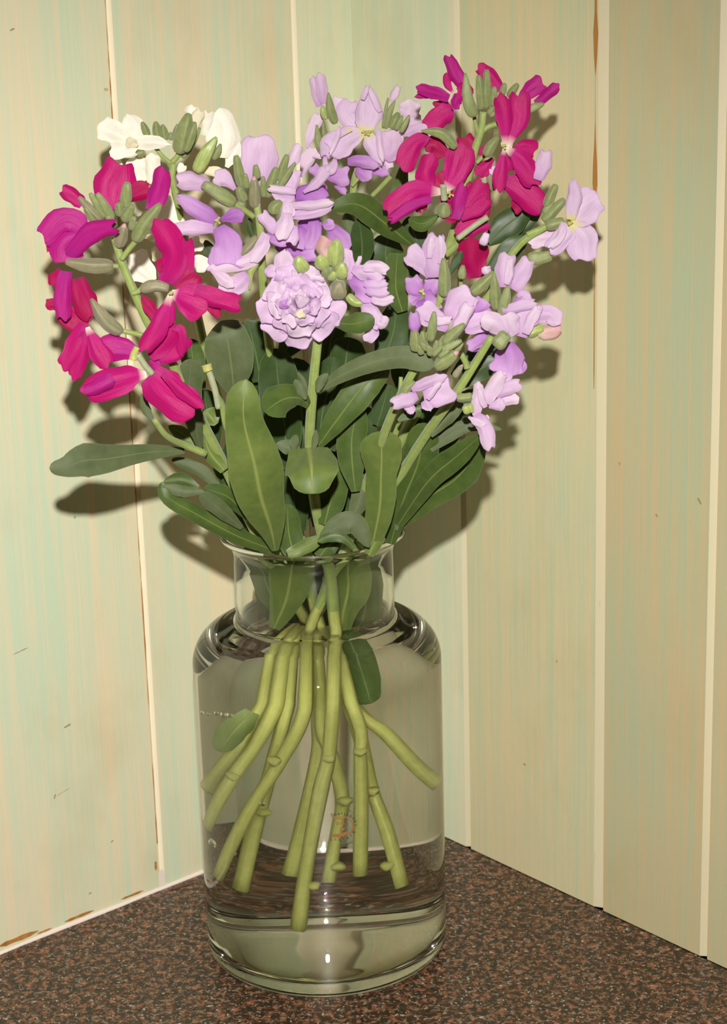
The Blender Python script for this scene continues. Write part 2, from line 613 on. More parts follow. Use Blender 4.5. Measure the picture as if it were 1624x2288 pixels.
# ------------------------------------------------------------------ plant materials
def petal_mat(name, tip, base, mid=None, white_end=0.18, trans=0.22, rough=0.5, spec=0.25, edge=(0.62, 0.42, 0.72)):
    """petal colour: pale claw at the base (v = 0) running into the blade colour, with fine lengthwise veins"""
    m = bpy.data.materials.new(name)
    m.use_nodes = True
    nt = m.node_tree
    bs = nt.nodes['Principled BSDF']
    out = nt.nodes['Material Output']
    uv = nt.nodes.new('ShaderNodeUVMap')
    sep = nt.nodes.new('ShaderNodeSeparateXYZ')
    nt.links.new(uv.outputs[0], sep.inputs[0])
    mid = mid or tip
    col = ramp(nt, sep.outputs[1], [(0.0, base), (white_end, mid), (0.85, tip)])
    # deeper coloured rim of the petal
    d = math_n(nt, 'ABSOLUTE', math_n(nt, 'SUBTRACT', sep.outputs[0], 0.5))
    rim = math_n(nt, 'MAXIMUM', math_n(nt, 'MULTIPLY', math_n(nt, 'SUBTRACT', d, 0.455), 22.0, None, True), math_n(nt, 'MULTIPLY', math_n(nt, 'SUBTRACT', sep.outputs[1], 0.965), 28.0, None, True))
    col = mixc(nt, math_n(nt, 'MULTIPLY', rim, 0.75), col, tuple(x * y for x, y in zip(mid, edge)))
    oi = nt.nodes.new('ShaderNodeObjectInfo')
    off = nt.nodes.new('ShaderNodeVectorMath')
    off.operation = 'ADD'
    comb = nt.nodes.new('ShaderNodeCombineXYZ')
    nt.links.new(math_n(nt, 'MULTIPLY', oi.outputs['Random'], 31.0), comb.inputs[2])
    nt.links.new(uv.outputs[0], off.inputs[0])
    nt.links.new(comb.outputs[0], off.inputs[1])
    vn = noise(nt, mapping(nt, off.outputs[0], (22, 2.2, 1)), 1.0, 3, 0.6)
    bn = noise(nt, mapping(nt, off.outputs[0], (2, 2, 1)), 1.3, 2, 0.5)
    v = math_n(nt, 'ADD', math_n(nt, 'MULTIPLY', vn, 0.30), math_n(nt, 'MULTIPLY', bn, 0.26))
    v = math_n(nt, 'ADD', v, 0.74)
    vm = nt.nodes.new('ShaderNodeVectorMath')
    vm.operation = 'SCALE'
    nt.links.new(col, vm.inputs[0])
    nt.links.new(v, vm.inputs['Scale'])
    nt.links.new(vm.outputs[0], bs.inputs['Base Color'])
    bs.inputs['Roughness'].default_value = rough
    bs.inputs['Specular IOR Level'].default_value = spec
    bump(nt, bs, vn, 0.30, 0.0012)
    tr = nt.nodes.new('ShaderNodeBsdfTranslucent')
    nt.links.new(vm.outputs[0], tr.inputs['Color'])
    mx = nt.nodes.new('ShaderNodeMixShader')
    mx.inputs[0].default_value = trans
    nt.links.new(bs.outputs[0], mx.inputs[1])
    nt.links.new(tr.outputs[0], mx.inputs[2])
    nt.links.new(mx.outputs[0], out.inputs[0])
    return m


def leaf_mat(name, a, b, rib, ribw=0.05, rough=0.45, trans=0.08, spec=0.35):
    m = bpy.data.materials.new(name)
    m.use_nodes = True
    nt = m.node_tree
    bs = nt.nodes['Principled BSDF']
    out = nt.nodes['Material Output']
    uv = nt.nodes.new('ShaderNodeUVMap')
    sep = nt.nodes.new('ShaderNodeSeparateXYZ')
    nt.links.new(uv.outputs[0], sep.inputs[0])
    tc = nt.nodes.new('ShaderNodeTexCoord')
    n1 = noise(nt, tc.outputs['Object'], 160, 4, 0.6)
    n2 = noise(nt, tc.outputs['Object'], 35, 3, 0.55)
    nn = math_n(nt, 'ADD', math_n(nt, 'MULTIPLY', n1, 0.45), math_n(nt, 'MULTIPLY', n2, 0.55))
    col = ramp(nt, nn, [(0.34, a), (0.66, b)])
    d = math_n(nt, 'ABSOLUTE', math_n(nt, 'SUBTRACT', sep.outputs[0], 0.5))
    wv = math_n(nt, 'MULTIPLY', math_n(nt, 'SUBTRACT', 1.25, sep.outputs[1]), ribw)
    rb = math_n(nt, 'SUBTRACT', 1.0, math_n(nt, 'DIVIDE', d, wv), None, True)
    col = mixc(nt, math_n(nt, 'MULTIPLY', rb, 0.85, None, True), col, rib)
    # pale downy margin
    eg = math_n(nt, 'MULTIPLY', math_n(nt, 'SUBTRACT', d, 0.462), 16.0, None, True)
    col = mixc(nt, math_n(nt, 'MULTIPLY', eg, 0.45), col, (0.22, 0.25, 0.17))
    nt.links.new(col, bs.inputs['Base Color'])
    bs.inputs['Roughness'].default_value = rough
    bs.inputs['Specular IOR Level'].default_value = spec
    bs.inputs['Sheen Weight'].default_value = 0.12
    bs.inputs['Sheen Tint'].default_value = (0.75, 0.85, 0.72, 1)
    bump(nt, bs, math_n(nt, 'ADD', n2, math_n(nt, 'MULTIPLY', rb, 0.35)), 0.28, 0.003)
    tr = nt.nodes.new('ShaderNodeBsdfTranslucent')
    nt.links.new(col, tr.inputs['Color'])
    mx = nt.nodes.new('ShaderNodeMixShader')
    mx.inputs[0].default_value = trans
    nt.links.new(bs.outputs[0], mx.inputs[1])
    nt.links.new(tr.outputs[0], mx.inputs[2])
    nt.links.new(mx.outputs[0], out.inputs[0])
    return m


def green_mat(name, a, b, rough=0.5, sheen=0.25):
    """downy calyx or stalk: colour along its length (v), lengthwise ridges (u)"""
    m, nt, bs = new_mat(name)
    uv = nt.nodes.new('ShaderNodeUVMap')
    sep = nt.nodes.new('ShaderNodeSeparateXYZ')
    nt.links.new(uv.outputs[0], sep.inputs[0])
    tc = nt.nodes.new('ShaderNodeTexCoord')
    n1 = noise(nt, tc.outputs['Object'], 240, 3, 0.6)
    n2 = noise(nt, mapping(nt, uv.outputs[0], (26, 1.5, 1)), 1.0, 2, 0.5)
    f = math_n(nt, 'ADD', math_n(nt, 'MULTIPLY', n1, 0.5), math_n(nt, 'MULTIPLY', n2, 0.5))
    col = ramp(nt, f, [(0.34, a), (0.66, b)])
    nt.links.new(col, bs.inputs['Base Color'])
    bs.inputs['Roughness'].default_value = rough
    bs.inputs['Specular IOR Level'].default_value = 0.3
    bs.inputs['Sheen Weight'].default_value = sheen
    bump(nt, bs, f, 0.15, 0.001)
    return m


MAT = dict(
    mag=petal_mat('petal_magenta', (0.44, 0.003, 0.130), (0.38, 0.005, 0.150), (0.45, 0.004, 0.145), 0.2),
    magw=petal_mat('petal_magenta_white_claw', (0.44, 0.003, 0.130), (0.80, 0.76, 0.60), (0.48, 0.006, 0.180), 0.20),
    magd=petal_mat('petal_crimson', (0.36, 0.002, 0.070), (0.30, 0.004, 0.085), (0.37, 0.003, 0.085), 0.2),
    magl=petal_mat('petal_magenta_purple', (0.41, 0.008, 0.190), (0.34, 0.012, 0.200), (0.41, 0.010, 0.205), 0.2),
    lil=petal_mat('petal_pale_lilac', (0.66, 0.48, 0.675), (0.50, 0.28, 0.54), (0.60, 0.40, 0.63), 0.25, 0.25),
    lily=petal_mat('petal_pale_lilac_yellow_claw', (0.65, 0.47, 0.69), (0.66, 0.62, 0.18), (0.66, 0.50, 0.68), 0.18, 0.25),
    lilp=petal_mat('petal_lilac_pink', (0.72, 0.57, 0.71), (0.58, 0.40, 0.59), (0.68, 0.50, 0.69), 0.25, 0.25),
    lilm=petal_mat('petal_mid_lilac', (0.53, 0.30, 0.60), (0.33, 0.12, 0.42), (0.45, 0.20, 0.53), 0.30, 0.22),
    lild=petal_mat('petal_deep_lilac', (0.40, 0.16, 0.48), (0.24, 0.07, 0.31), (0.32, 0.10, 0.41), 0.30, 0.2),
    wht=petal_mat('petal_white', (0.88, 0.85, 0.76), (0.78, 0.78, 0.58), (0.86, 0.83, 0.73), 0.15, 0.25, edge=(0.95, 0.95, 0.9)),
    crm=petal_mat('petal_cream', (0.80, 0.74, 0.55), (0.70, 0.68, 0.42), (0.78, 0.70, 0.50), 0.2, 0.25, edge=(0.9, 0.9, 0.85)),
    lf=leaf_mat('leaf_green', (0.038, 0.070, 0.012), (0.085, 0.128, 0.026), (0.19, 0.25, 0.06)),
    lfb=leaf_mat('leaf_light_green', (0.085, 0.135, 0.026), (0.155, 0.205, 0.048), (0.30, 0.34, 0.09), 0.06),
    lfg=leaf_mat('leaf_grey_green', (0.066, 0.092, 0.034), (0.118, 0.146, 0.064), (0.17, 0.20, 0.08), 0.035, 0.6),
    lfd=leaf_mat('leaf_dark_green', (0.020, 0.044, 0.009), (0.048, 0.084, 0.019), (0.12, 0.19, 0.06), 0.04, 0.42),
    bud=green_mat('calyx_green', (0.150, 0.185, 0.062), (0.270, 0.300, 0.125)),
    budp=green_mat('calyx_green_flushed', (0.150, 0.170, 0.070), (0.290, 0.240, 0.160)),
    budy=green_mat('bud_yellow_green', (0.220, 0.300, 0.070), (0.420, 0.470, 0.170), 0.35),
    stk=green_mat('stalk_green', (0.190, 0.265, 0.055), (0.300, 0.370, 0.110)),
    stkw=green_mat('stalk_yellow_green', (0.36, 0.39, 0.09), (0.50, 0.51, 0.17), 0.4, 0.0),
    sty=green_mat('style_pale_green', (0.27, 0.31, 0.17), (0.40, 0.43, 0.27)),
    yel=green_mat('stamen_yellow_green', (0.32, 0.34, 0.07), (0.52, 0.50, 0.16)),
    pink=petal_mat('bud_tip_pink', (0.62, 0.36, 0.36), (0.50, 0.42, 0.20), (0.64, 0.44, 0.40)),
)

FR = {'A1': (80, 220, .30788), 'A2': (80, 560, .30788), 'A3': (380, 280, .24631), 'A4': (540, 500, .22167), 'A5': (660, 140, .19704),
      'A6': (840, 100, .25862), 'B1': (860, 380, .30788), 'B2': (840, 680, .27094), 'B3': (80, 780, .35714), 'B4': (460, 680, .30788),
      'B5': (700, 400, .37582), 'C1': (400, 1160, .38177), 'P': (0, 0, 1.0)}


def catmull(P, ts):
    """points of a Catmull-Rom curve through P (k x d) at parameters ts in 0..1"""
    P = np.asarray(P, float)
    if len(P) == 2:
        return P[0] + (P[1] - P[0]) * np.asarray(ts)[:, None]
    m = len(P) - 1
    out = []
    for t in ts:
        x = min(max(t, 0), 1) * m
        i = min(int(x), m - 1)
        f = x - i
        p1, p2 = P[i], P[i + 1]
        p0 = P[i - 1] if i > 0 else 2 * p1 - p2
        p3 = P[i + 2] if i + 2 <= m else 2 * p2 - p1
        out.append(0.5 * (2 * p1 + (p2 - p0) * f + (2 * p0 - 5 * p1 + 4 * p2 - p3) * f * f + (3 * p1 - p0 - 3 * p2 + p3) * f ** 3))
    return np.array(out)


PROF = {'o': [(0, .22), (.18, .42), (.4, .80), (.62, 1.0), (.82, .96), (.95, .80), (1, .52)],       # obovate petal
        'w': [(0, .42), (.15, .70), (.35, .95), (.6, 1.0), (.82, .90), (.96, .78), (1, .60)],       # broad petal
        'q': [(0, .30), (.2, .60), (.5, .88), (.8, 1.0), (.95, .92), (1, .72)],                     # square-ended petal
        'n': [(0, .50), (.2, .85), (.45, 1.0), (.7, .80), (.9, .45), (1, .12)],                     # pointed petal
        't': [(0, .60), (.2, .85), (.5, 1.0), (.8, .90), (.96, .76), (1, .52)],                     # rolled petal
        'l': [(0, .16), (.2, .30), (.45, .68), (.68, 1.0), (.86, .86), (.95, .55), (1, .06)],       # spoon-shaped leaf
        'e': [(0, .20), (.2, .62), (.45, 1.0), (.7, .92), (.88, .58), (.96, .32), (1, .05)]}        # elliptic leaf


def ribbon(name, frame, pts, w, Y, mat, parent, prof='o', A=0.55, z=(0, 0), rows=12, cols=8, ruffle=0.05, tipwave=0.05, roll=0.0, seed=None, thick=0.00025, pos=at, wild=None, crease=None):
    """a petal or leaf: centre line from base to tip (crop pixels), width (crop pixels, or a list along the line),
    Y = distance plane of its base, z = millimetres it comes forward (-) or goes back (+) at base..tip"""
    ox, oy, sc = FR[frame]
    rs = np.random.default_rng(seed if seed is not None else int(abs(pts[0][0] * 7 + pts[-1][1] * 13)) % 99991)
    ph, kf = rs.uniform(0, 6.28), rs.uniform(5, 9)
    wild = (0.13 if name == 'petal' else 0.05) if wild is None else wild
    crease = (0.13 if name == 'petal' else 0.03) if crease is None else crease
    f1, f2, f3, f4 = rs.uniform(0, 6.28, 4)
    ck = rs.uniform(3.5, 6.5)
    zk = np.interp(np.linspace(0, 1, len(pts)), np.linspace(0, 1, len(z)), z) * 0.001
    C3 = np.array([pos(ox + sc * x, oy + sc * y, Y + dz) for (x, y), dz in zip(pts, zk)])
    ts = np.concatenate([np.linspace(0, .8, rows - 3), [.88, .94, .98, 1.0]])
    Cn = catmull(C3, ts)
    eps = 1e-3
    Tn = catmull(C3, np.clip(ts + eps, 0, 1)) - catmull(C3, np.clip(ts - eps, 0, 1))
    Tn /= np.linalg.norm(Tn, axis=1)[:, None]
    if isinstance(w, (list, tuple)):
        ww = np.interp(ts, np.linspace(0, 1, len(w)), w) * sc
        # round the end off
        ww = ww * np.sqrt(np.clip(1 - np.clip((ts - .86) / .14, 0, 1) ** 2, 0.004, 1))
    else:
        pr = PROF[prof]
        ww = np.interp(ts, [p[0] for p in pr], [p[1] for p in pr]) * w * sc
    verts, uvs = [], []
    length = np.linalg.norm(C3[-1] - C3[0])
    for i, t in enumerate(ts):
        P, T = Cn[i], Tn[i]
        V = (P - CP) / np.linalg.norm(P - CP)
        S = np.cross(T, V)
        nS = np.linalg.norm(S)
        S = S / nS if nS > 1e-3 else np.array([1.0, 0, 0])
        Nn = np.cross(S, T)
        if Nn @ V > 0:
            Nn = -Nn
        if roll:
            c, s_ = math.cos(roll * t), math.sin(roll * t)
            S, Nn = c * S + s_ * Nn, c * Nn - s_ * S
        hw = 0.5 * ww[i] * px_size(P)
        Ai = A * (0.35 + 0.65 * min(1, t * 3)) if abs(A) < 1.3 else A
        for j in range(cols + 1):
            s = 2 * j / cols - 1
            if abs(Ai) > 1e-3:
                a = abs(Ai)
                den = math.sin(min(a, math.pi / 2))
                lx = hw * math.sin(s * a) / den
                ld = -math.copysign(1, Ai) * hw * (1 - math.cos(s * a)) / den
            else:
                lx, ld = hw * s, 0.0
            lx *= 1 + wild * (0.6 * math.sin(5.5 * t + (f1 if s > 0 else f2)) + 0.5 * math.sin(13 * t + (f3 if s > 0 else f4)))
            ld += crease * hw * math.sin(ck * s + ph) * math.sin(math.pi * min(1, t * 1.1))
            ld += ruffle * hw * math.sin(kf * t + ph + (1.7 if s > 0 else 0)) * abs(s) ** 1.5 * 1.6
            lt = tipwave * length * (t ** 6) * math.sin(3.1 * s + ph)
            verts.append(P + S * lx + Nn * ld + T * lt)
            uvs.append((j / cols, t))
    n = cols + 1
    faces = [[i * n + j, i * n + j + 1, (i + 1) * n + j + 1, (i + 1) * n + j] for i in range(len(ts) - 1) for j in range(cols)]
    base = Vector(C3[0])
    ploc = Vector(parent.get('_world', (0, 0, 0))) if parent is not None else Vector((0, 0, 0))
    verts = [Vector(v) - base for v in verts]
    o = link(name, mesh_from(name, verts, faces, uvs), MAT[mat] if isinstance(mat, str) else mat, parent)
    o.location = base - ploc
    o['_world'] = tuple(base)
    return o


def tube(name, P3, rad, mat, parent, seg=10, rings=24, ridges=0, ramp_=0.12, twist=0.0, cap=True):
    """a round stalk, bud or rod along world points P3 with radii rad (metres); ridges = lengthwise sepals"""
    P3 = np.array(P3, float)
    ts = np.linspace(0, 1, rings)
    Cn = catmull(P3, ts)
    Tn = catmull(P3, np.clip(ts + 1e-3, 0, 1)) - catmull(P3, np.clip(ts - 1e-3, 0, 1))
    Tn /= np.linalg.norm(Tn, axis=1)[:, None]
    rr = np.interp(ts, np.linspace(0, 1, len(rad)), rad) if not (len(rad) and isinstance(rad[0], tuple)) else np.interp(ts, [a for a, _ in rad], [b for _, b in rad])
    u = np.cross(Tn[0], [0.3, 0.9, 0.1]); u /= np.linalg.norm(u)
    verts, uvs, faces = [], [], []
    for i in range(rings):
        u = u - (u @ Tn[i]) * Tn[i]; u /= np.linalg.norm(u)
        v = np.cross(Tn[i], u)
        for k in range(seg):
            a = 2 * math.pi * k / seg
            r = rr[i]
            if ridges:
                r *= 1 + ramp_ * math.cos(ridges * a + twist) - ramp_ * 0.5
            verts.append(Cn[i] + (u * math.cos(a) + v * math.sin(a)) * r)
            uvs.append((k / seg, ts[i]))
    for i in range(rings - 1):
        for k in range(seg):
            k2 = (k + 1) % seg
            faces.append([i * seg + k, i * seg + k2, (i + 1) * seg + k2, (i + 1) * seg + k])
    if cap:
        faces.append([k for k in range(seg)][::-1])
        faces.append([(rings - 1) * seg + k for k in range(seg)])
    base = Vector(P3[0])
    ploc = Vector(parent.get('_world', (0, 0, 0))) if parent is not None else Vector((0, 0, 0))
    verts = [Vector(v) - base for v in verts]
    o = link(name, mesh_from(name, verts, faces, uvs), MAT[mat] if isinstance(mat, str) else mat, parent)
    o.location = base - ploc
    o['_world'] = tuple(base)
    return o


def world_pts(frame, pts, Y, z=(0, 0), pos=at):
    ox, oy, sc = FR[frame]
    zk = np.interp(np.linspace(0, 1, len(pts)), np.linspace(0, 1, len(z)), z) * 0.001
    return [pos(ox + sc * x, oy + sc * y, Y + dz) for (x, y), dz in zip(pts, zk)]


class Stem:
    """one cut flower: the thing, its stalk and its blossoms, buds and leaves"""

    def __init__(self, label, Y, stalk, rad, low, lowY, group='cut stock flowers in the vase'):
        """stalk: photo pixels with a depth each, from the flower head down to the neck; low: pixels seen through the water"""
        top = [at(x, y, yy) for (x, y, yy) in stalk]
        bot = [water_at(x, y, yy) for (x, y), yy in zip(low, lowY)]
        self.Y = Y
        end = bot[-1]
        self.o = bpy.data.objects.new('stock_flower', None)
        COL.objects.link(self.o)
        self.o.empty_display_size = 0.02
        self.o.location = Vector(end)
        self.o['_world'] = tuple(end)
        tag(self.o, label, 'flower', group)
        pts = (top + bot)[::-1]
        k = len(bot)
        r = [rad * (1.2 if i == 0 else 1.08 + .1 * math.sin(i * 2.1 + rad * 9000)) for i in range(k)] + list(np.linspace(rad * 1.05, rad * 0.62, len(top)))
        st = tube('stalk', pts, r, 'stk', self.o, 12, 60, 5, 0.10)
        st.data.materials.append(MAT['stkw'])
        zc = WATER_Z
        for p in st.data.polygons:
            if (st.data.vertices[p.vertices[0]].co.z + end[2]) < zc + 0.012:
                p.material_index = 1
        self.b = None

    def blossom(self, frame, c, dz=0.0, calyx=None):
        ox, oy, sc = FR[frame]
        P = at(ox + sc * c[0], oy + sc * c[1], self.Y + dz * 0.001)
        o = bpy.data.objects.new('blossom', None)
        COL.objects.link(o)
        o.empty_display_size = 0.01
        o.parent = self.o
        o.location = Vector(P) - Vector(self.o['_world'])
        o['_world'] = tuple(P)
        self.b, self.f, self.dz = o, frame, dz
        self.c = c
        return self

    def p(self, pts, w, mat, prof='o', A=0.55, z=(0, 0), **k):
        zz = tuple(a + self.dz for a in z)
        if mat in ('magw', 'lily'):      # the claw runs down into the throat
            q = 0.75 if mat == 'magw' else 0.5
            pts = [tuple(np.array(pts[0]) * (1 - q) + np.array(self.c) * q)] + list(pts[1:])
        ribbon('petal', k.pop('frame', self.f), pts, w * 1.10, self.Y, mat, self.b, 'o' if mat == 'magw' else prof, A * 1.2 if A < .9 else A, zz, **k)
        return self

    def cal(self, pts, w, mat='bud', z=(0, 0), tipw=0.34, under=None):
        """calyx of the current blossom"""
        self._bud('calyx', self.f, pts, w, mat, z, tipw, self.b, self.dz)
        return self

    def _bud(self, name, frame, pts, w, mat, z, tipw, parent, dz=0.0, round_=False):
        P3 = world_pts(frame, pts, self.Y, tuple(a + dz for a in z))
        r = 0.5 * w * FR[frame][2] * px_size(P3[0])
        if round_:
            rad = [(0, .35 * r), (.12, .72 * r), (.35, 1.0 * r), (.6, .95 * r), (.85, .6 * r), (1, .16 * r)]
        else:
            rad = [(0, .50 * r), (.1, .86 * r), (.35, 1.0 * r), (.65, .86 * r), (.9, (tipw + .22) * r), (1, tipw * r)]
        return tube(name, P3, rad, mat, parent, 16, 14, 4, 0.13, rng.uniform(0, 6))

    def bud(self, frame, pts, w, mat='bud', z=(0, 0), tipw=0.34, tip=None, round_=False):
        o = self._bud('bud', frame, pts, w, mat, z, tipw, self.o, 0.0, round_)
        if tip:
            P3 = world_pts(frame, pts, self.Y, z)
            a, b = np.array(P3[-2]), np.array(P3[-1])
            d = (b - a) / np.linalg.norm(b - a)
            r = 0.5 * w * FR[frame][2] * px_size(P3[0])
            tube('bud_tip', [b - d * r * .5, b + d * r * .15, b + d * r * .55], [r * .42, r * .42, r * .12], tip, o, 10, 6)
        return self

    def stamens(self, frame, c, r, n=5, dz=-1.0, mat='yel'):
        ox, oy, sc = FR[frame]
        for k in range(n):
            a = rng.uniform(0, 6.28)
            q = rng.uniform(0.2, 1) * r
            x, y = c[0] + q * math.cos(a), c[1] + q * math.sin(a) * .8
            yy = self.Y + (self.dz + dz) * .001
            p0 = at(ox + sc * c[0], oy + sc * c[1], yy + .002)
            p1 = at(ox + sc * x, oy + sc * y, yy)
            s = px_size(p0) * sc
            tube('stamen', [p0, (p0 + p1) / 2, p1], [s * 7, s * 8, s * 11], mat, self.b, 8, 6)
        return self

    def rod(self, name, frame, pts, w, mat, z=(0, 0), parent=None, taper=1.0):
        P3 = world_pts(frame, pts, self.Y, z)
        r = 0.5 * w * FR[frame][2] * px_size(P3[0])
        return tube(name, P3, [r, r * (1 + taper) / 2, r * taper], mat, parent or self.o, 10, 14)

    def leaf(self, frame, pts, w, mat='lf', Y=None, prof='l', A=0.4, z=(0, 0), **k):
        ribbon('leaf', frame, pts, w, self.Y if Y is None else Y, mat, self.o, prof, A, z, rows=k.pop('rows', 18), cols=10, ruffle=k.pop('ruffle', .07), tipwave=0.0, **k)
        return self

# ------------------------------------------------------------------ the flowers (crop-pixel centre lines; see FR for the crops)
# --- white stock, at the back beside the cracked boards
s = Stem('white stock flower standing behind the magenta one by the cracked board joint', -0.030,
         [(388, 365, -.030), (384, 400, -.030), (395, 440, -.028), (410, 520, -.025), (440, 700, -.015), (490, 900, -.005), (560, 1080, 0), (630, 1260, .008), (690, 1390, .010)],
         0.0026, [(797, 1586), (863, 1641), (937, 1719), (980, 1752)], [.012, .014, .016, .018])
s.blossom('A1', (690, 330), -4)
s.p([(690, 310), (580, 250), (465, 190)], 165, 'wht', 'q', .5, (0, 4)).p([(690, 300), (700, 210), (655, 120)], 185, 'wht', 'n', .5, (1, 7))
s.p([(690, 330), (620, 375), (540, 365)], 120, 'wht', 'o', -.4, (-1, -5)).p([(690, 340), (830, 315), (975, 335)], 105, 'wht', 'n', .7, (-1, -4))
s.p([(560, 340), (650, 395), (730, 385)], 75, 'wht', 't', .9, (-3, -4)).p([(690, 360), (700, 285)], 85, 'crm', 'w', -.5, (-3, -5))
s.cal([(790, 390), (740, 400), (690, 390)], 60, z=(2, 1))
s.blossom('A1', (1330, 420), 2)
s.p([(1340, 430), (1350, 260), (1300, 95)], 230, 'wht', 'w', .55, (0, 2)).p([(1385, 500), (1430, 400), (1455, 310)], 120, 'wht', 'o', .6, (1, 4))
s.p([(1225, 270), (1245, 180), (1258, 100)], 85, 'wht', 't', .8, (2, 0)).p([(1180, 540), (1260, 525), (1360, 545)], 70, 'crm', 'o', .5, (2, 4)).p([(1040, 560), (1050, 520), (1075, 480)], 60, 'wht', 'o')
s.cal([(1165, 530), (1235, 400), (1310, 280)], 120, 'budy', (-5, -6), .2).cal([(1285, 440), (1320, 385), (1342, 330)], 55, 'bud', (-4, -4), .3)
s.blossom('A1', (1110, 250), -2)
s.p([(1110, 260), (1160, 160), (1195, 85)], 85, 'crm', 't', 1.2, (1, 2)).p([(1110, 190), (1130, 120), (1145, 55)], 100, 'wht', 'o', .8, (3, 4))
s.cal([(1040, 395), (1075, 250), (1110, 110)], 130, z=(-1, -3), tipw=.3).cal([(1085, 385), (1130, 270), (1155, 170)], 70, z=(-4, -4)).cal([(1060, 430), (1130, 330), (1190, 210)], 60, 'bud', (4, 4))
for q in [((815, 275), (770, 170), 55), ((890, 290), (868, 168), 68), ((945, 300), (918, 190), 60), ((1005, 310), (1032, 188), 62), ((975, 300), (980, 245), 40)]:
    s.bud('A1', [q[0], tuple((np.array(q[0]) + q[1]) / 2), q[1]], q[2], z=(0, -1))
s.rod('pedicel', 'A1', [(980, 470), (920, 420), (870, 360)], 30, 'stk').data
s.rod('pedicel', 'A1', [(990, 460), (1020, 430), (1045, 390)], 42, 'stk')
s.blossom('A1', (780, 560), 4)
s.p([(640, 520), (580, 480), (515, 455)], 115, 'wht').p([(790, 600), (750, 520), (760, 430)], 110, 'wht', 'w', .7, (-2, -2)).p([(830, 620), (850, 510), (850, 405)], 105, 'wht', 'w', .7, (-4, -5)).p([(720, 540), (690, 490), (660, 460)], 110, 'wht')
s.blossom('A1', (960, 880), 6)
s.p([(800, 960), (960, 850), (1190, 870)], 190, 'wht', 'o', .6, (0, -6)).p([(870, 1010), (800, 930), (760, 840)], 150, 'crm', 'w', .4, (3, 3)).p([(960, 860), (960, 760), (930, 690)], 110, 'crm', 'o', .6, (2, 4))
s.blossom('A1', (800, 1250), 8)
s.p([(850, 1330), (770, 1240), (680, 1150)], 210, 'wht', 'q', .4).p([(1090, 1110), (1140, 1070), (1195, 1035)], 110, 'wht', 'o', .5).p([(1110, 1190), (1170, 1190), (1250, 1225)], 110, 'wht', 'o', .7, (-2, -2)).p([(850, 1180), (880, 1130), (890, 1080)], 90, 'crm')

# --- lilac stock at the top, by the plain pale joint
s = Stem('pale lilac stock flower topmost between the two magenta ones with open yellow-eyed blossom', 0.010,
         [(800, 375, .012), (789, 430, .014), (785, 600, .016), (765, 800, .02), (740, 1000, .02), (720, 1200, .02), (715, 1350, .02)],
         0.0027, [(712, 1600), (712, 1682), (679, 1841), (649, 1955)], [.020, .020, .018, .016])
s.blossom('A5', (330, 560), -3)
s.p([(270, 500), (225, 330), (190, 165)], 95, 'lil', 't', 1.1, (0, 0)).p([(335, 470), (300, 300), (270, 125)], 130, 'lil', 't', 1.1, (-2, -2))
s.cal([(450, 690), (400, 540), (372, 340)], 115, z=(-3, -5), tipw=.2).cal([(350, 640), (320, 560), (310, 490)], 90, 'budy', (0, -1))
s.p([(450, 570), (470, 480), (500, 395)], 120, 'lilp', 'q', .4, (6, 8))
s.blossom('A5', (800, 780), -6)
s.p([(810, 760), (830, 560), (815, 275)], 290, 'lily', 'n', .45, (0, 3)).p([(690, 750), (590, 600), (620, 430)], 215, 'lily', 'w', .4, (4, 7))
s.p([(740, 800), (570, 870), (400, 1010)], 300, 'lily', 'q', .4, (0, -3)).p([(480, 730), (400, 860), (340, 1070)], 150, 'lily', 'o', .8, (-3, -1))
s.p([(850, 850), (900, 980), (985, 1150)], 190, 'lily', 'n', .5, (0, -3)).p([(935, 750), (955, 920), (985, 1110)], 75, 'lilp', 't', 1.2, (-2, -5)).p([(500, 720), (470, 860), (390, 1040)], 60, 'lilp', 't', 1.2, (-4, -5))
s.p([(760, 420), (800, 330), (815, 275)], 60, 'lilp', 't', 1.2, (-1, 1)).p([(960, 560), (890, 420), (830, 290)], 70, 'lilp', 't', 1.1, (0, 2))
s.stamens('A5', (810, 775), 75, 9, -2)
s.blossom('A5', (1150, 880), 0)
s.p([(1010, 1100), (1090, 960), (1090, 765)], 240, 'lil', 'w', .6, (-2, -2)).p([(1000, 1100), (1050, 1150), (1060, 1200)], 120, 'lilp', 'w', .7)
s.p([(1190, 830), (1330, 760), (1490, 715)], 170, 'lil', 'o', .5, (3, 6)).p([(1260, 720), (1350, 670), (1435, 650)], 140, 'lilp', 'o', .4, (5, 7)).p([(1250, 620), (1290, 520), (1285, 420)], 220, 'lilp', 'w', .5, (6, 9))
s.p([(1180, 1000), (1170, 900), (1190, 800)], 100, 'lilp', 'o', .5, (2, 3))
s.cal([(1075, 745), (1130, 650), (1170, 565)], 110, z=(-3, -3)).cal([(1130, 760), (1180, 680), (1210, 600)], 75, z=(-4, -4)).cal([(1190, 790), (1240, 700), (1292, 595)], 75, z=(-5, -5))
s.blossom('A5', (1100, 450), 0)
s.p([(1085, 450), (1125, 360), (1168, 268)], 85, 'lilp', 't', 1.3)
s.cal([(1020, 750), (1070, 560), (1130, 425)], 80, z=(-2, -2), tipw=.2).cal([(990, 745), (1020, 560), (1050, 398)], 48, z=(-1, -1))
s.blossom('A5', (560, 1240), -5)
s.p([(590, 1120), (760, 1120), (935, 1165)], 130, 'lilm', 't', .9, (0, -3)).p([(690, 1200), (780, 1260), (860, 1300)], 150, 'lilm', 'w', .5, (2, 2)).p([(450, 1080), (420, 1180), (350, 1245)], 130, 'lil', 'o', .6, (-2, -4))
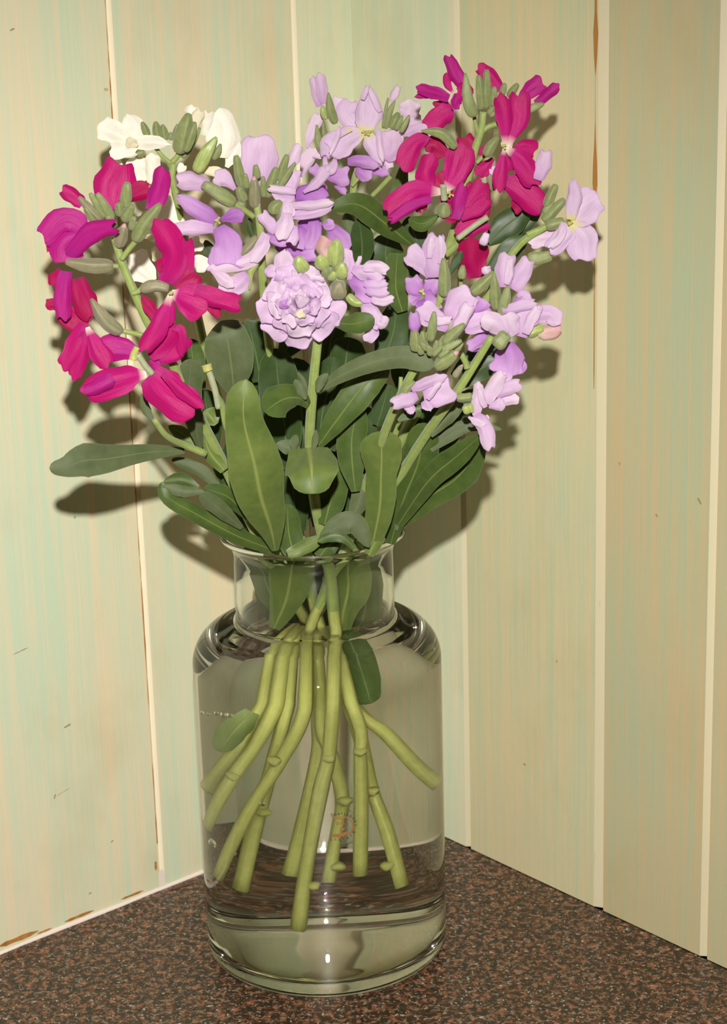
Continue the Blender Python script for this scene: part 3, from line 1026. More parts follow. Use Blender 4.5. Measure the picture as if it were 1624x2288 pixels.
s.p([(350, 1290), (480, 1290), (605, 1295)], 200, 'lilm', 'q', .4, (0, -1)).p([(290, 1290), (240, 1240), (185, 1180)], 120, 'lilm', 'q', .4).p([(100, 1480), (220, 1380), (325, 1230)], 80, 'lil', 't', .9, (-3, -5)).p([(340, 1060), (335, 1130), (340, 1200)], 55, 'lil', 't')
s.p([(180, 1500), (270, 1430), (350, 1400)], 170, 'lild', 'o', .4, (3, 3)).p([(440, 1400), (510, 1430), (575, 1480)], 80, 'lilm', 'o', .8).p([(850, 1260), (960, 1230), (1060, 1230)], 120, 'lilm', 'o', .5, (5, 5))
s.blossom('A5', (220, 900), 0)
s.p([(130, 970), (180, 800), (275, 575)], 130, 'lilp', 'o', .5, (2, 4)).p([(60, 1300), (130, 1120), (210, 960)], 150, 'lilp', 'o', .5, (1, 2)).p([(190, 1070), (240, 1060), (300, 1060)], 60, 'lilp', 'o').p([(160, 780), (180, 720), (230, 690)], 90, 'lilp', 'o', .5, (5, 6)).p([(0, 1110), (20, 1030), (35, 935)], 65, 'lil', 't', 1.1)
s.cal([(320, 1035), (265, 900), (240, 705)], 95, z=(-4, -4), tipw=.25).cal([(330, 880), (320, 790), (308, 675)], 52, z=(-3, -3))
s.rod('pedicel', 'A5', [(640, 1400), (700, 1330), (760, 1270)], 40, 'stk')
s.rod('pedicel', 'A5', [(870, 1510), (960, 1420), (1080, 1290)], 50, 'stk', (3, 0))
s.leaf('P', [(880, 500), (890, 440), (905, 360)], 38, 'lf', -.005, 'e').leaf('B5', [(590, 395), (430, 265), (260, 150), (95, 175)], [40, 130, 165, 120, 60], 'lf', -.040, A=.4, z=(10, 0, -8, -12))
s.leaf('B5', [(280, 530), (290, 400), (270, 235)], 155, 'lfd', -.035, 'e', .5, (0, -4)).leaf('B5', [(460, 600), (430, 450), (450, 325)], 220, 'lfd', -.010, 'e', .3).leaf('B5', [(230, 330), (210, 270), (195, 200)], 80, 'lfg', -.03, 'e', .6)

# --- lilac stock with deep violet blossoms
s = Stem('lilac stock flower with violet-centred blossom between the white one and the double one', -0.050,
         [(573, 455, -.050), (582, 520, -.050), (585, 600, -.046), (600, 760, -.035), (630, 950, -.022), (660, 1150, -.012), (690, 1300, -.012), (715, 1400, -.014)],
         0.0028, [(800, 1615), (804, 1689), (806, 1800), (804, 1955)], [-.016, -.018, -.02, -.022])
s.blossom('A3', (800, 500), 6)
s.p([(810, 520), (800, 320), (830, 95)], 330, 'lil', 'w', .4, (0, 6)).p([(590, 580), (500, 490), (395, 480)], 150, 'lil', 'o', .6, (0, 0))
s.blossom('A3', (320, 540), -4)
s.p([(350, 540), (200, 510), (65, 495)], 155, 'lil', 't', 1.2, (0, -4)).cal([(580, 715), (440, 620), (300, 530)], 150, z=(-2, -5), tipw=.5)
s.rod('pedicel', 'A3', [(760, 830), (660, 760), (560, 700)], 48, 'stk', (0, -4))
s.blossom('A3', (430, 870), -8)
s.p([(420, 870), (260, 770), (65, 645)], 165, 'lilm', 'n', .6, (0, -2)).p([(400, 900), (300, 860), (160, 740)], 90, 'lild', 'n', .5, (1, 1)).p([(390, 935), (200, 930), (35, 945)], 125, 'lil', 't', .9, (-1, -5))
s.p([(460, 860), (560, 825), (665, 810)], 135, 'lild', 'o', .7, (-1, -1)).p([(440, 920), (520, 1080), (510, 1270)], 300, 'lilm', 'q', .35, (0, -6))
s.stamens('A3', (435, 865), 40, 7, -2, 'yel')
s.blossom('A3', (650, 1250), -10)
s.p([(875, 985), (740, 1210), (355, 1305)], 130, 'lilp', 't', .8, (0, -4)).p([(360, 1300), (480, 1390), (570, 1460)], 110, 'lilp', 'o', .8, (-4, -4)).p([(700, 1350), (600, 1450), (440, 1500)], 180, 'lil', 'w', .5, (0, -1)).p([(860, 1010), (850, 1100), (740, 1240)], 110, 'lilp', 'o', .6, (-2, -3))
s.cal([(790, 1010), (700, 1120), (615, 1200)], 90, 'budp', (2, 0)).cal([(790, 1250), (730, 1340), (720, 1500)], 60, 'budy', (0, 2))
s.blossom('A3', (1090, 560), -2)
s.p([(1080, 610), (1090, 500), (1090, 415)], 190, 'lil', 'q', .4, (2, 4)).p([(1140, 600), (1010, 590), (895, 565)], 75, 'lilp', 't', 1.1, (-3, -5)).p([(1130, 630), (1020, 640), (910, 590)], 120, 'lil', 'n', .4, (-1, -2))
s.p([(1050, 400), (1120, 300), (1172, 180)], 105, 'lilp', 't', 1.3, (2, 2)).cal([(980, 570), (1060, 450), (1135, 335)], 70, z=(0, 0), tipw=.2)
s.blossom('A3', (1100, 780), -6)
s.p([(1090, 730), (1270, 725), (1470, 700)], 85, 'lilp', 't', 1.2, (0, -4)).p([(1100, 820), (1280, 800), (1470, 730)], 95, 'lil', 't', .9, (1, -2)).p([(1060, 790), (1045, 900), (995, 1035)], 135, 'lilp', 't', 1.0, (-2, -5)).p([(1040, 680), (1070, 760), (1060, 840)], 120, 'lilp', 'o', .7, (-1, -2))
s.p([(960, 970), (890, 880), (825, 795)], 115, 'lil', 't', .9, (0, 0)).p([(1140, 910), (1120, 1000), (1090, 1070)], 110, 'lil', 'o', .7, (0, -2)).p([(880, 980), (950, 1040), (1060, 1070)], 90, 'lilm', 'o', .6)
s.cal([(930, 800), (950, 740), (1010, 690)], 110, 'bud', (-2, -3))
s.blossom('A3', (1280, 900), 4)
s.p([(1310, 860), (1300, 1000), (1265, 1140)], 130, 'lilm', 't', .9, (-2, -4)).p([(1180, 930), (1190, 1030), (1200, 1120)], 170, 'lilm', 'q', .5, (0, 0)).p([(1180, 850), (1250, 900), (1340, 960)], 190, 'lild', 'w', .3, (4, 4)).p([(1380, 890), (1430, 910), (1480, 870)], 90, 'lilm')
s.p([(1130, 650), (1260, 640), (1410, 700)], 200, 'lild', 'w', .3, (3, 3)).p([(1210, 610), (1330, 520), (1415, 395)], 110, 'lil', 'o', .8, (0, -3)).p([(1460, 920), (1530, 1020), (1590, 1140)], 170, 'lilm', 'w', .5, (2, 2)).p([(960, 1080), (1100, 1130), (1260, 1180)], 150, 'lild', 'w', .3, (6, 6)).p([(1200, 1140), (1260, 1190), (1320, 1180)], 110, 'lilm', 'w', .5)
for a, b, w, m_ in [((650, 560), (598, 275), 98, 'bud'), ((695, 570), (680, 440), 72, 'bud'), ((675, 690), (618, 565), 95, 'bud'), ((790, 480), (776, 362), 84, 'bud'), ((770, 745), (762, 490), 115, 'budp'),
                    ((850, 650), (842, 465), 62, 'bud'), ((880, 650), (962, 385), 98, 'bud'), ((985, 500), (1062, 268), 82, 'bud')]:
    s.bud('A3', [a, tuple((np.array(a) + b) / 2), b], w, m_, (0, -2), .45, 'pink' if m_ == 'budp' else None)
s.leaf('A3', [(770, 1060), (730, 940), (715, 840)], 75, 'lfd', -.04, 'e').leaf('A3', [(400, 1270), (360, 1150), (320, 1040)], 110, 'lfd', -.02, 'e').leaf('B4', [(205, 640), (185, 450), (150, 230), (110, 120)], [110, 300, 360, 300, 170], 'lfg', -.045, A=.35, z=(0, -4, -6, 0))

# --- magenta stock on the side of the plain wall
s = Stem('magenta stock flower topmost by the plain pale joint with a long green bud head', -0.040,
         [(1080, 250, -.040), (1075, 290, -.040), (1060, 340, -.040), (1040, 420, -.038), (1000, 560, -.032), (930, 750, -.025), (860, 950, -.018), (800, 1130, -.01), (740, 1290, -.004), (690, 1400, 0)],
         0.0027, [(640, 1590), (600, 1740), (568, 1856), (538, 1988)], [0.002, .004, .006, .008])
s.blossom('A6', (690, 430), -6)
s.p([(770, 380), (690, 250), (618, 95)], 115, 'magl', 't', 1.1, (0, 0)).p([(650, 420), (615, 340), (625, 250)], 70, 'magw', 't', .8, (2, 2)).p([(680, 520), (740, 430), (790, 340)], 140, 'magw', 'o', .7, (-2, -3))
s.p([(630, 465), (500, 415), (355, 370)], 105, 'magl', 't', .9, (-2, -5)).p([(500, 440), (420, 430), (332, 455)], 65, 'magl', 'n', .8, (-1, -2)).p([(660, 555), (570, 610), (440, 720)], 185, 'mag', 'w', .5, (1, -2)).p([(490, 500), (560, 530), (640, 560)], 110, 'magd', 'o', .4, (4, 4))
s.p([(690, 560), (690, 500), (720, 430)], 90, 'magl', 't', .9, (-4, -5))
s.cal([(845, 620), (795, 480), (770, 245)], 125, z=(-2, -3), tipw=.18)
for a, b, w in [((915, 555), (885, 265), 84), ((950, 550), (956, 215), 86), ((1010, 530), (1022, 365), 80), ((1085, 440), (1112, 335), 72), ((1145, 450), (1225, 338), 72), ((900, 560), (905, 330), 60), ((975, 600), (1010, 540), 60), ((985, 610), (1040, 590), 55)]:
    s.bud('A6', [a, tuple((np.array(a) + b) / 2), b], w, 'bud', (0, -2), .42)
s.rod('pedicel', 'A6', [(885, 770), (865, 700), (845, 615)], 36, 'stk')
s.rod('pedicel', 'A6', [(900, 760), (970, 710), (1050, 680)], 46, 'stk')
s.rod('pedicel', 'A6', [(870, 1020), (910, 980), (950, 950)], 36, 'stk')
s.blossom('A6', (1000, 300), 6)
s.p([(1070, 400), (990, 280), (880, 190)], 130, 'mag', 'w', .6, (0, 3))
s.blossom('A6', (1350, 450), 0)
s.p([(1240, 480), (1340, 390), (1435, 310)], 155, 'magl', 'q', .5, (0, 0)).p([(1380, 510), (1480, 430), (1575, 345)], 95, 'magl', 't', .9, (-2, -3)).cal([(1290, 580), (1370, 540), (1450, 510)], 85, z=(-1, -2), tipw=.3)
s.blossom('A6', (1120, 890), -10)
s.p([(1090, 830), (1110, 640), (1065, 430)], 140, 'magw', 't', .6, (0, 1)).p([(1180, 860), (1240, 640), (1230, 420)], 180, 'magw', 't', .5, (1, 4)).p([(1190, 890), (1290, 890), (1375, 930)], 165, 'mag', 'o', .5, (3, 4)).p([(1150, 920), (1270, 1020), (1385, 1210)], 190, 'magw', 't', .5, (0, -2)).p([(1080, 910), (1080, 1060), (1058, 1265)], 110, 'magw', 't', .7, (0, -3)).p([(1120, 960), (1140, 1030), (1130, 1090)], 90, 'mag', 'o', .6)
s.p([(1090, 900), (1130, 880), (1180, 880)], 110, 'crm', 'w', .3, (2, 2)).p([(1150, 960), (1200, 1000), (1230, 1060)], 150, 'magd', 'w', .3, (3, 3)).stamens('A6', (1100, 880), 30, 5, -2)
s.cal([(945, 960), (990, 880), (1055, 795)], 95, z=(-2, -3), tipw=.3)
s.blossom('A6', (1200, 1200), -6)
s.p([(1120, 1180), (1280, 1260), (1430, 1430)], 220, 'mag', 't', .5, (0, -3)).p([(1190, 1330), (1220, 1400), (1215, 1465)], 85, 'magd', 'n', .6, (3, 3)).p([(1130, 1150), (1250, 1170), (1380, 1200)], 110, 'magl', 'o', .5, (1, 0))
s.blossom('A6', (930, 1000), 2)
s.p([(1010, 980), (940, 1060), (865, 1120)], 120, 'mag', 'o', .5).p([(960, 850), (930, 910), (900, 960)], 80, 'mag', 'o').p([(810, 990), (800, 900), (760, 790)], 175, 'magd', 'w', .5, (3, 4)).p([(1060, 1050), (1020, 1080), (980, 1100)], 70, 'lilp', 'o', .5)
s.cal([(1010, 1260), (990, 1130), (1020, 1000)], 85, 'budp', (3, 3))
s.blossom('A6', (440, 800), -6)
s.p([(450, 780), (320, 880), (225, 1070)], 185, 'mag', 'q', .5, (0, -4)).p([(420, 890), (500, 870), (590, 960)], 150, 'magd', 'w', .4, (3, 3)).cal([(690, 890), (570, 770), (390, 742)], 100, z=(-3, -4), tipw=.15)
s.blossom('A6', (590, 1270), -12)
s.p([(620, 1250), (700, 1080), (760, 865)], 240, 'magw', 'w', .4, (2, 5)).p([(450, 1240), (430, 1110), (480, 945)], 165, 'mag', 't', .6, (1, 2)).p([(530, 1280), (320, 1270), (105, 1480)], 215, 'magw', 'o', .5, (0, -6)).p([(480, 1330), (300, 1390), (125, 1510)], 100, 'magl', 't', .8, (-3, -8))
s.p([(690, 1510), (715, 1360), (755, 1205)], 110, 'magl', 't', 1.0, (-4, -3)).p([(740, 1430), (850, 1320), (915, 1175)], 160, 'mag', 't', .5, (0, 1)).p([(730, 1490), (870, 1420), (965, 1330)], 120, 'mag', 't', .5, (-1, -1)).p([(940, 1560), (955, 1380), (950, 1205)], 65, 'magd', 't', .6, (2, 2)).p([(550, 1480), (640, 1500), (700, 1510)], 75, 'magd', 'o', .6, (-1, -3))
s.p([(690, 1640), (800, 1570), (970, 1540)], 160, 'mag', 'w', .4, (2, 2)).p([(780, 1270), (830, 1230), (850, 1210)], 110, 'magd', 'w', .4, (3, 3)).p([(430, 1430), (400, 1390), (330, 1400)], 110, 'magd', 'o', .4, (4, 4))
s.p([(560, 1300), (640, 1340), (720, 1330)], 150, 'magd', 'w', .3, (4, 4)).p([(590, 1260), (560, 1190), (540, 1100)], 150, 'magd', 'w', .3, (6, 7)).stamens('A6', (640, 1290), 36, 4, -2)
s.cal([(580, 1490), (585, 1430), (590, 1370)], 120, z=(-2, -3), tipw=.5)
s.rod('ovary', 'A6', [(590, 1340), (585, 1270), (580, 1210)], 58, 'sty', (-14, -16), s.b)
s.rod('style', 'A6', [(705, 1675), (830, 1580), (965, 1487)], 50, 'sty', (-14, -16), s.b)
s.blossom('B1', (650, 760), -8)
s.p([(655, 785), (640, 650), (640, 500)], 205, 'magd', 't', .6, (0, -2)).cal([(560, 790), (560, 740), (565, 690)], 70, z=(0, 0))
s.rod('pedicel', 'B1', [(555, 880), (550, 830), (556, 790)], 30, 'stk')
s.rod('pedicel', 'B1', [(440, 610), (500, 560), (560, 490)], 60, 'stk', (0, -4), None, .8)
s.leaf('B5', [(640, 430), (600, 330), (562, 225)], 165, 'lfd', -.030, 'e', .4).leaf('B5', [(745, 215), (650, 265), (565, 240)], 95, 'lf', -.05, 'e', .6, (0, -6)).leaf('B1', [(745, 540), (870, 410), (1060, 270)], 215, 'lfd', -.035, 'e', .4).leaf('B1', [(850, 570), (960, 440), (1130, 300)], 130, 'lfd', -.03, 'e', .4)

# --- far lilac stock by the worn brown edge
s = Stem('pale lilac stock flower reaching out towards the worn brown board edge', -0.062,
         [(1250, 497, -.062), (1210, 512, -.062), (1150, 560, -.06), (1080, 680, -.055), (990, 830, -.045), (900, 980, -.03), (830, 1130, -.015), (760, 1290, .0), (680, 1420, .01)],
         0.0025, [(580, 1586), (530, 1671), (485, 1730), (462, 1767)], [.014, .016, .018, .02])
s.blossom('B1', (1345, 390), -4)
s.p([(1350, 330), (1375, 200), (1362, 72)], 110, 'lily', 'n', .8, (-1, -3)).p([(1360, 350), (1440, 280), (1545, 190)], 245, 'lily', 'w', .35, (0, 3)).p([(1365, 400), (1425, 510), (1445, 655)], 220, 'lily', 'w', .35, (0, -2)).p([(1345, 420), (1290, 490), (1195, 590)], 140, 'lily', 't', .5, (0, -3)).p([(1300, 380), (1270, 480), (1195, 565)], 65, 'lilp', 't', 1.0, (-3, -5)).stamens('B1', (1348, 388), 22, 4, -2)
s.cal([(1170, 410), (1230, 390), (1300, 368)], 85, z=(2, 1), tipw=.5)
s.rod('pedicel', 'B1', [(1030, 470), (1110, 435), (1180, 405)], 42, 'stk')
s.blossom('B1', (1200, 500), 0)
s.p([(1260, 480), (1150, 495), (1045, 530)], 120, 'lilp', 't', .5, (0, 0)).cal([(1035, 640), (1120, 640), (1205, 620)], 115, z=(-2, -2), tipw=.6)
for a, b, w in [((1165, 270), (1242, 105), 74), ((1145, 370), (1305, 212), 84), ((1150, 310), (1222, 215), 55)]:
    s.bud('B1', [a, tuple((np.array(a) + b) / 2), b], w, 'bud', (0, 0), .45)
s.bud('B1', [(705, 545), (722, 500), (742, 455)], 78, 'lilp', (0, 0), .5)
s.blossom('A6', (1430, 1050), 8)
s.p([(1400, 1170), (1440, 1050), (1475, 915)], 125, 'lil', 't', 1.0)
s.leaf('B1', [(735, 750), (890, 600), (1030, 480)], 165, 'lfd', -.05, 'e', .4).leaf('P', [(1010, 840), (1070, 800), (1130, 775)], 60, 'lfd', -.045, 'e')

# --- lower lilac stock in front of the plain wall
s = Stem('pale lilac stock flower drooping below the magenta one with crumpled narrow petals', -0.075,
         [(1100, 750, -.075), (1057, 820, -.073), (1015, 885, -.070), (960, 960, -.058), (890, 1070, -.04), (820, 1190, -.022), (750, 1310, -.006), (680, 1420, .0)],
         0.0029, [(612, 1590), (568, 1671), (523, 1734), (462, 1850)], [0, 0, -.002, -.004])
s.blossom('B1', (880, 800), 0)
s.p([(870, 850), (870, 730), (890, 608)], 130, 'lil', 't', 1.0, (0, 0)).p([(925, 865), (985, 770), (1045, 645)], 125, 'lil', 't', .8, (1, 1)).p([(940, 830), (990, 740), (1010, 660)], 70, 'lilm', 't', .8, (2, 2)).p([(880, 830), (900, 760), (910, 640)], 60, 'lilp', 't', .9, (-2, -2))
s.cal([(805, 1010), (800, 880), (788, 735)], 78, z=(-2, -3), tipw=.2).cal([(845, 1060), (870, 950), (892, 840)], 92, z=(-3, -4), tipw=.3).cal([(960, 960), (965, 930), (975, 900)], 40, 'budp')
s.blossom('B1', (700, 830), 6)
s.p([(780, 780), (740, 730), (730, 700)], 70, 'lilp').cal([(630, 895), (705, 830), (795, 745)], 90, z=(0, 0), tipw=.5)
s.blossom('B1', (560, 1050), -2)
s.p([(470, 1080), (540, 980), (630, 890)], 205, 'lil', 'w', .35, (0, 0)).p([(630, 1020), (690, 980), (720, 940)], 130, 'lilm', 'w', .5, (2, 2)).p([(570, 1150), (680, 1110), (790, 1070)], 140, 'lil', 'w', .5, (-2, -2)).p([(450, 1160), (360, 1080), (245, 1000)], 170, 'lil', 'o', .4, (-2, -3)).p([(290, 1070), (390, 1090), (485, 1085)], 65, 'lilp', 't', 1.0, (-4, -4)).p([(430, 940), (500, 920), (560, 885)], 60, 'lilm', 'o', .5, (3, 3))
s.p([(790, 1090), (750, 1060), (730, 1020)], 90, 'lilm', 'w', .6)
s.blossom('B1', (560, 1080), -10)
s.p([(505, 1165), (560, 1080), (612, 975)], 100, 'lilp', 't', 1.3).cal([(440, 1250), (510, 1190), (580, 1120)], 82, tipw=.25)
s.blossom('B1', (1000, 1100), -6)
s.p([(970, 1205), (1010, 1080), (1085, 955)], 175, 'lil', 't', .4, (0, 0)).p([(850, 1020), (970, 990), (1095, 960)], 75, 'lil', 't', .9, (0, -2)).p([(1070, 1090), (1180, 1040), (1270, 1110)], 130, 'lil', 'w', .6, (2, 0)).p([(880, 1195), (800, 1110), (700, 1085)], 140, 'lilp', 'w', .5, (-3, -6)).p([(950, 1195), (910, 1120), (890, 1040)], 135, 'lilp', 'w', .5, (-2, -3)).p([(1020, 1190), (1060, 1090), (1110, 1000)], 80, 'lilp', 't', .9, (-3, -3)).p([(940, 940), (980, 960), (1040, 990)], 110, 'lilm', 'o', .5, (4, 4)).p([(960, 920), (1000, 900), (1040, 950)], 80, 'lil', 'o', .5, (4, 4))
s._bud('calyx', 'B2', [(985, 350), (1030, 300), (1075, 235)], 150, 'bud', (-12, -12), .6, s.b)
s.blossom('B1', (1180, 1170), -4)
s.p([(1110, 1190), (1190, 1175), (1278, 1150)], 108, 'pink', 't', 1.4).cal([(1025, 1190), (1080, 1165), (1150, 1150)], 100, 'budy', (1, 1), .5)
s.blossom('B2', (1090, 400), 2)
s.p([(1080, 310), (1090, 440), (1075, 575)], 265, 'lilm', 'q', .35, (0, -3)).p([(1160, 580), (1190, 540), (1220, 470)], 75, 'lilm', 'o', .5, (3, 3)).p([(940, 225), (850, 300), (762, 360)], 105, 'lilm', 't', .8, (0, -4)).p([(940, 270), (860, 340), (780, 375)], 60, 'lild', 't', .6, (1, 0))
s.blossom('B2', (880, 830), -6)
s.p([(830, 920), (835, 790), (848, 645)], 92, 'lilp', 't', 1.1, (0, 0)).p([(905, 850), (870, 780), (850, 690)], 55, 'lilp', 't', 1.0, (-2, -2)).p([(905, 815), (970, 690), (1045, 560)], 120, 'lilp', 't', .9, (0, 0)).p([(990, 750), (1090, 690), (1190, 650)], 110, 'lil', 't', .5, (1, 1)).p([(1000, 800), (1090, 790), (1170, 760)], 100, 'lilp', 'q', .5, (2, 2)).p([(930, 850), (1000, 830), (1060, 820)], 95, 'lil', 'o', .5, (-1, -1)).p([(820, 910), (900, 1030), (945, 1195)], 125, 'lil', 't', .9, (-1, -5)).p([(760, 930), (820, 960), (900, 1000)], 70, 'lilp', 'o', .8, (-2, -3)).p([(1020, 650), (1070, 600), (1080, 570)], 90, 'lil', 'o', .5, (3, 3)).p([(870, 920), (900, 940), (930, 950)], 60, 'lilp')
s.cal([(660, 770), (720, 770), (790, 760)], 80, z=(2, 1), tipw=.7).cal([(720, 870), (760, 860), (800, 850)], 95, 'budy', (2, 0), .7)
s.rod('pedicel', 'B2', [(750, 530), (735, 470), (700, 410)], 50, 'stk')
s.rod('pedicel', 'B2', [(630, 760), (700, 760), (760, 780)], 60, 'stk')
s.leaf('B5', [(500, 2060), (680, 1800), (850, 1650), (995, 1525)], [60, 120, 150, 130, 60], 'lf', -.035, z=(0, -20, -30, -36)).leaf('B5', [(470, 2100), (660, 1910), (860, 1770), (1015, 1560)], [40, 130, 170, 190, 90], 'lf', -.028, z=(0, -14, -22, -28)).leaf('B5', [(690, 1600), (850, 1495), (950, 1460), (1120, 1490)], [60, 90, 85, 70, 30], 'lfg', -.05)
s.leaf('B5', [(700, 1530), (800, 1410), (890, 1335)], 95, 'lfg', -.06, 'e').leaf('B2', [(700, 680), (850, 540), (1010, 460)], 200, 'lfd', -.055, 'e', .3)

# --- small lilac stock half hidden under the magenta one
s = Stem('small lilac stock flower half hidden under the lowest single magenta petal', -0.066,
         [(985, 660, -.066), (965, 720, -.064), (925, 850, -.055), (870, 1000, -.04), (810, 1150, -.02), (760, 1290, 0), (725, 1400, .008)],
         0.0024, [(716, 1612), (745, 1700), (765, 1790), (752, 1856), (734, 1970)], [.012, .012, .010, .008, .004])
s.blossom('B1', (350, 760), 0)
s.p([(325, 780), (270, 670), (165, 590)], 150, 'lil', 'q', .35, (0, -2)).p([(350, 780), (345, 630), (370, 470)], 145, 'lil', 't', .8, (-2, -3)).p([(395, 680), (410, 580), (400, 480)], 60, 'lilp', 't', 1.0, (-3, -3)).p([(320, 640), (330, 560), (345, 490)], 50, 'lilp', 't', 1.0, (-4, -4)).cal([(430, 915), (432, 790), (425, 640)], 95, z=(-3, -4), tipw=.3)
s.blossom('B1', (275, 890), 2)
s.p([(265, 900), (215, 840), (195, 775)], 120, 'lilm', 'w', .5).p([(255, 915), (210, 935), (175, 950)], 80, 'lilm', 'o').p([(290, 890), (340, 850), (370, 790)], 120, 'lilm', 'w', .5).p([(305, 870), (335, 950), (390, 1015)], 80, 'lilm', 't', .9, (-2, -3)).p([(290, 940), (250, 980), (235, 1000)], 90, 'lild', 'o').p([(300, 960), (330, 1000), (340, 1010)], 90, 'lild', 'w').stamens('B1', (275, 885), 28, 6, -2)
s.rod('pedicel', 'B1', [(400, 960), (415, 930), (430, 905)], 30, 'stk')
s.leaf('B5', [(530, 790), (490, 640), (500, 440)], 150, 'lf', -.055, 'w', .4, (0, -4)).leaf('B5', [(390, 1110), (470, 930), (500, 720)], 220, 'lfd', -.05, 'e', .3, (0, 0)).leaf('B5', [(600, 640), (600, 560), (560, 470)], 60, 'lfd', -.04, 'e').leaf('B1', [(470, 760), (520, 660), (560, 590)], 70, 'lfd', -.05, 'e')

# --- bud head stock facing the room
s = Stem('lilac stock flower with a downy green bud cluster above a curled blossom', -0.092,
         [(962, 775, -.090), (930, 820, -.088), (897, 880, -.082), (862, 960, -.070), (820, 1080, -.05), (775, 1220, -.03), (725, 1330, -.02), (690, 1420, -.018)],
         0.0028, [(680, 1593), (627, 1700), (585, 1767), (545, 1835), (487, 1962)], [-.016, -.016, -.016, -.016, -.014])
for a, b, w, z_ in [((450, 300), (480, 62), 90, -4), ((330, 385), (322, 220), 104, -3), ((555, 320), (728, 162), 96, -4), ((525, 390), (705, 298), 82, -6), ((400, 385), (382, 225), 74, -3), ((430, 370), (372, 320), 64, -6),
                    ((500, 400), (560, 260), 66, -2), ((480, 410), (500, 300), 60, -8), ((470, 420), (540, 350), 56, -9), ((450, 420), (430, 340), 56, -9), ((380, 410), (350, 340), 60, -5), ((520, 430), (600, 380), 56, -7), ((640, 400), (712, 320), 66, -2)]:
    s.bud('B2', [a, tuple((np.array(a) + b) / 2), b], w, 'bud', (z_, z_ - 2), .35)
s.bud('B2', [(490, 515), (580, 460), (655, 405)], 122, 'bud', (-5, -8), .5, 'pink')
s.blossom('B2', (318, 210), -3)
s.p([(322, 230), (318, 150), (312, 65)], 92, 'lilm', 't', 1.3)
s.blossom('B2', (380, 740), 4)
s.p([(340, 750), (240, 790), (135, 825)], 115, 'lil', 't', .7, (0, -4)).p([(290, 695), (420, 645), (575, 590)], 92, 'lil', 't', .8, (0, -2)).p([(390, 750), (500, 730), (615, 665)], 235, 'lil', 'w', .35, (1, -1)).p([(425, 785), (475, 710), (530, 640)], 50, 'lilp', 't', 1.1, (-3, -4)).p([(400, 790), (430, 830), (450, 880)], 120, 'lil', 'n', .5, (0, -1)).p([(250, 810), (280, 860), (298, 905)], 85, 'lil', 'n', .6, (0, -2))
s.cal([(220, 760), (255, 690), (320, 640)], 85, z=(2, 1))
s.rod('pedicel', 'B2', [(185, 800), (198, 700), (205, 600)], 34, 'stk', (10, 14))
s.bud('B2', [(640, 600), (670, 560), (705, 510)], 62, 'budp', (8, 8), .5, 'pink')
s.leaf('B5', [(30, 1250), (200, 1150), (400, 1075), (560, 1060), (715, 1115)], [36, 90, 115, 130, 140, 110], 'lfg', -.085, A=.5, z=(6, 0, -4, -8, -12)).leaf('B5', [(20, 1600), (150, 1420), (300, 1230), (450, 1120)], [40, 130, 190, 180, 90], 'lf', -.062, A=.35, z=(0, -4, -4, 0)).leaf('B2', [(180, 960), (300, 890), (410, 860)], 110, 'lf', -.075, 'e')
s.leaf('B4', [(1210, 1740), (1260, 1480), (1270, 1250), (1275, 1100), (1270, 920)], [120, 200, 230, 210, 290, 310, 250], 'lfb', -.045, A=.35, z=(0, -10, -16, -20, -24)).leaf('B4', [(1340, 1740), (1430, 1430), (1540, 1150), (1590, 860)], [60, 160, 240, 270, 200], 'lf', -.03, z=(0, -10, -18, -24))
s.leaf('B5', [(440, 2140), (530, 1900), (620, 1700), (690, 1560)], [60, 120, 150, 150, 90], 'lf', -.026, z=(0, -10, -16, -20)).leaf('B4', [(1380, 1640), (1430, 1420), (1470, 1250)], 110, 'lfg', -.035, 'e', .4)

# --- double-flowered stock at the front
s = Stem('double-flowered pale lilac stock with frilled rosette and round green buds', -0.088,
         [(712, 690, -.080), (710, 760, -.079), (700, 860, -.075), (692, 1000, -.062), (705, 1130, -.045), (735, 1270, -.028), (745, 1370, -.024), (750, 1430, -.026)],
         0.0032, [(745, 1560), (734, 1689), (716, 1767), (686, 1930), (666, 2077)], [-.032, -.034, -.034, -.034, -.034])
s.blossom('A4', (590, 800), 0)
cx, cy = 575, 800
for ring, (n, r0, r1, w, zt, zb) in enumerate([(9, 120, 455, 300, 2, 4), (8, 90, 345, 245, -4, 0), (7, 50, 235, 185, -9, -4), (5, 30, 140, 120, -11, -8)]):
    for k in range(n):
        a = 2 * math.pi * (k + .5 * (ring % 2)) / n + rng.uniform(-.15, .15) + .2
        sx, sy = 1.0, 1.02
        rr = r1 * rng.uniform(.88, 1.06) * (1.0 if math.sin(a) > -.3 else .82)
        p0 = (cx + r0 * math.cos(a), cy + r0 * math.sin(a))
        p2 = (cx + rr * math.cos(a) * sx, cy + rr * math.sin(a) * sy)
        p1 = ((p0[0] + p2[0]) / 2, (p0[1] + p2[1]) / 2 - 8)
        s.p([p0, p1, p2], w * rng.uniform(.85, 1.1), rng.choice(['lil', 'lil', 'lilp', 'lilp'] if ring else ['lilp', 'lil']), 'w', rng.uniform(-.75, .1) if ring else .15, (zb, (zb + zt) / 2 - 3, zt), ruffle=.2, tipwave=.025, wild=.16)
s.p([(580, 850), (600, 790), (610, 730)], 130, 'lilp', 'w', 1.3, (-14, -16)).p([(560, 940), (590, 910), (620, 890)], 100, 'crm', 'w', 1.1, (-13, -14)).p([(470, 840), (440, 810), (420, 770)], 110, 'lilm', 'w', .9, (-12, -13))
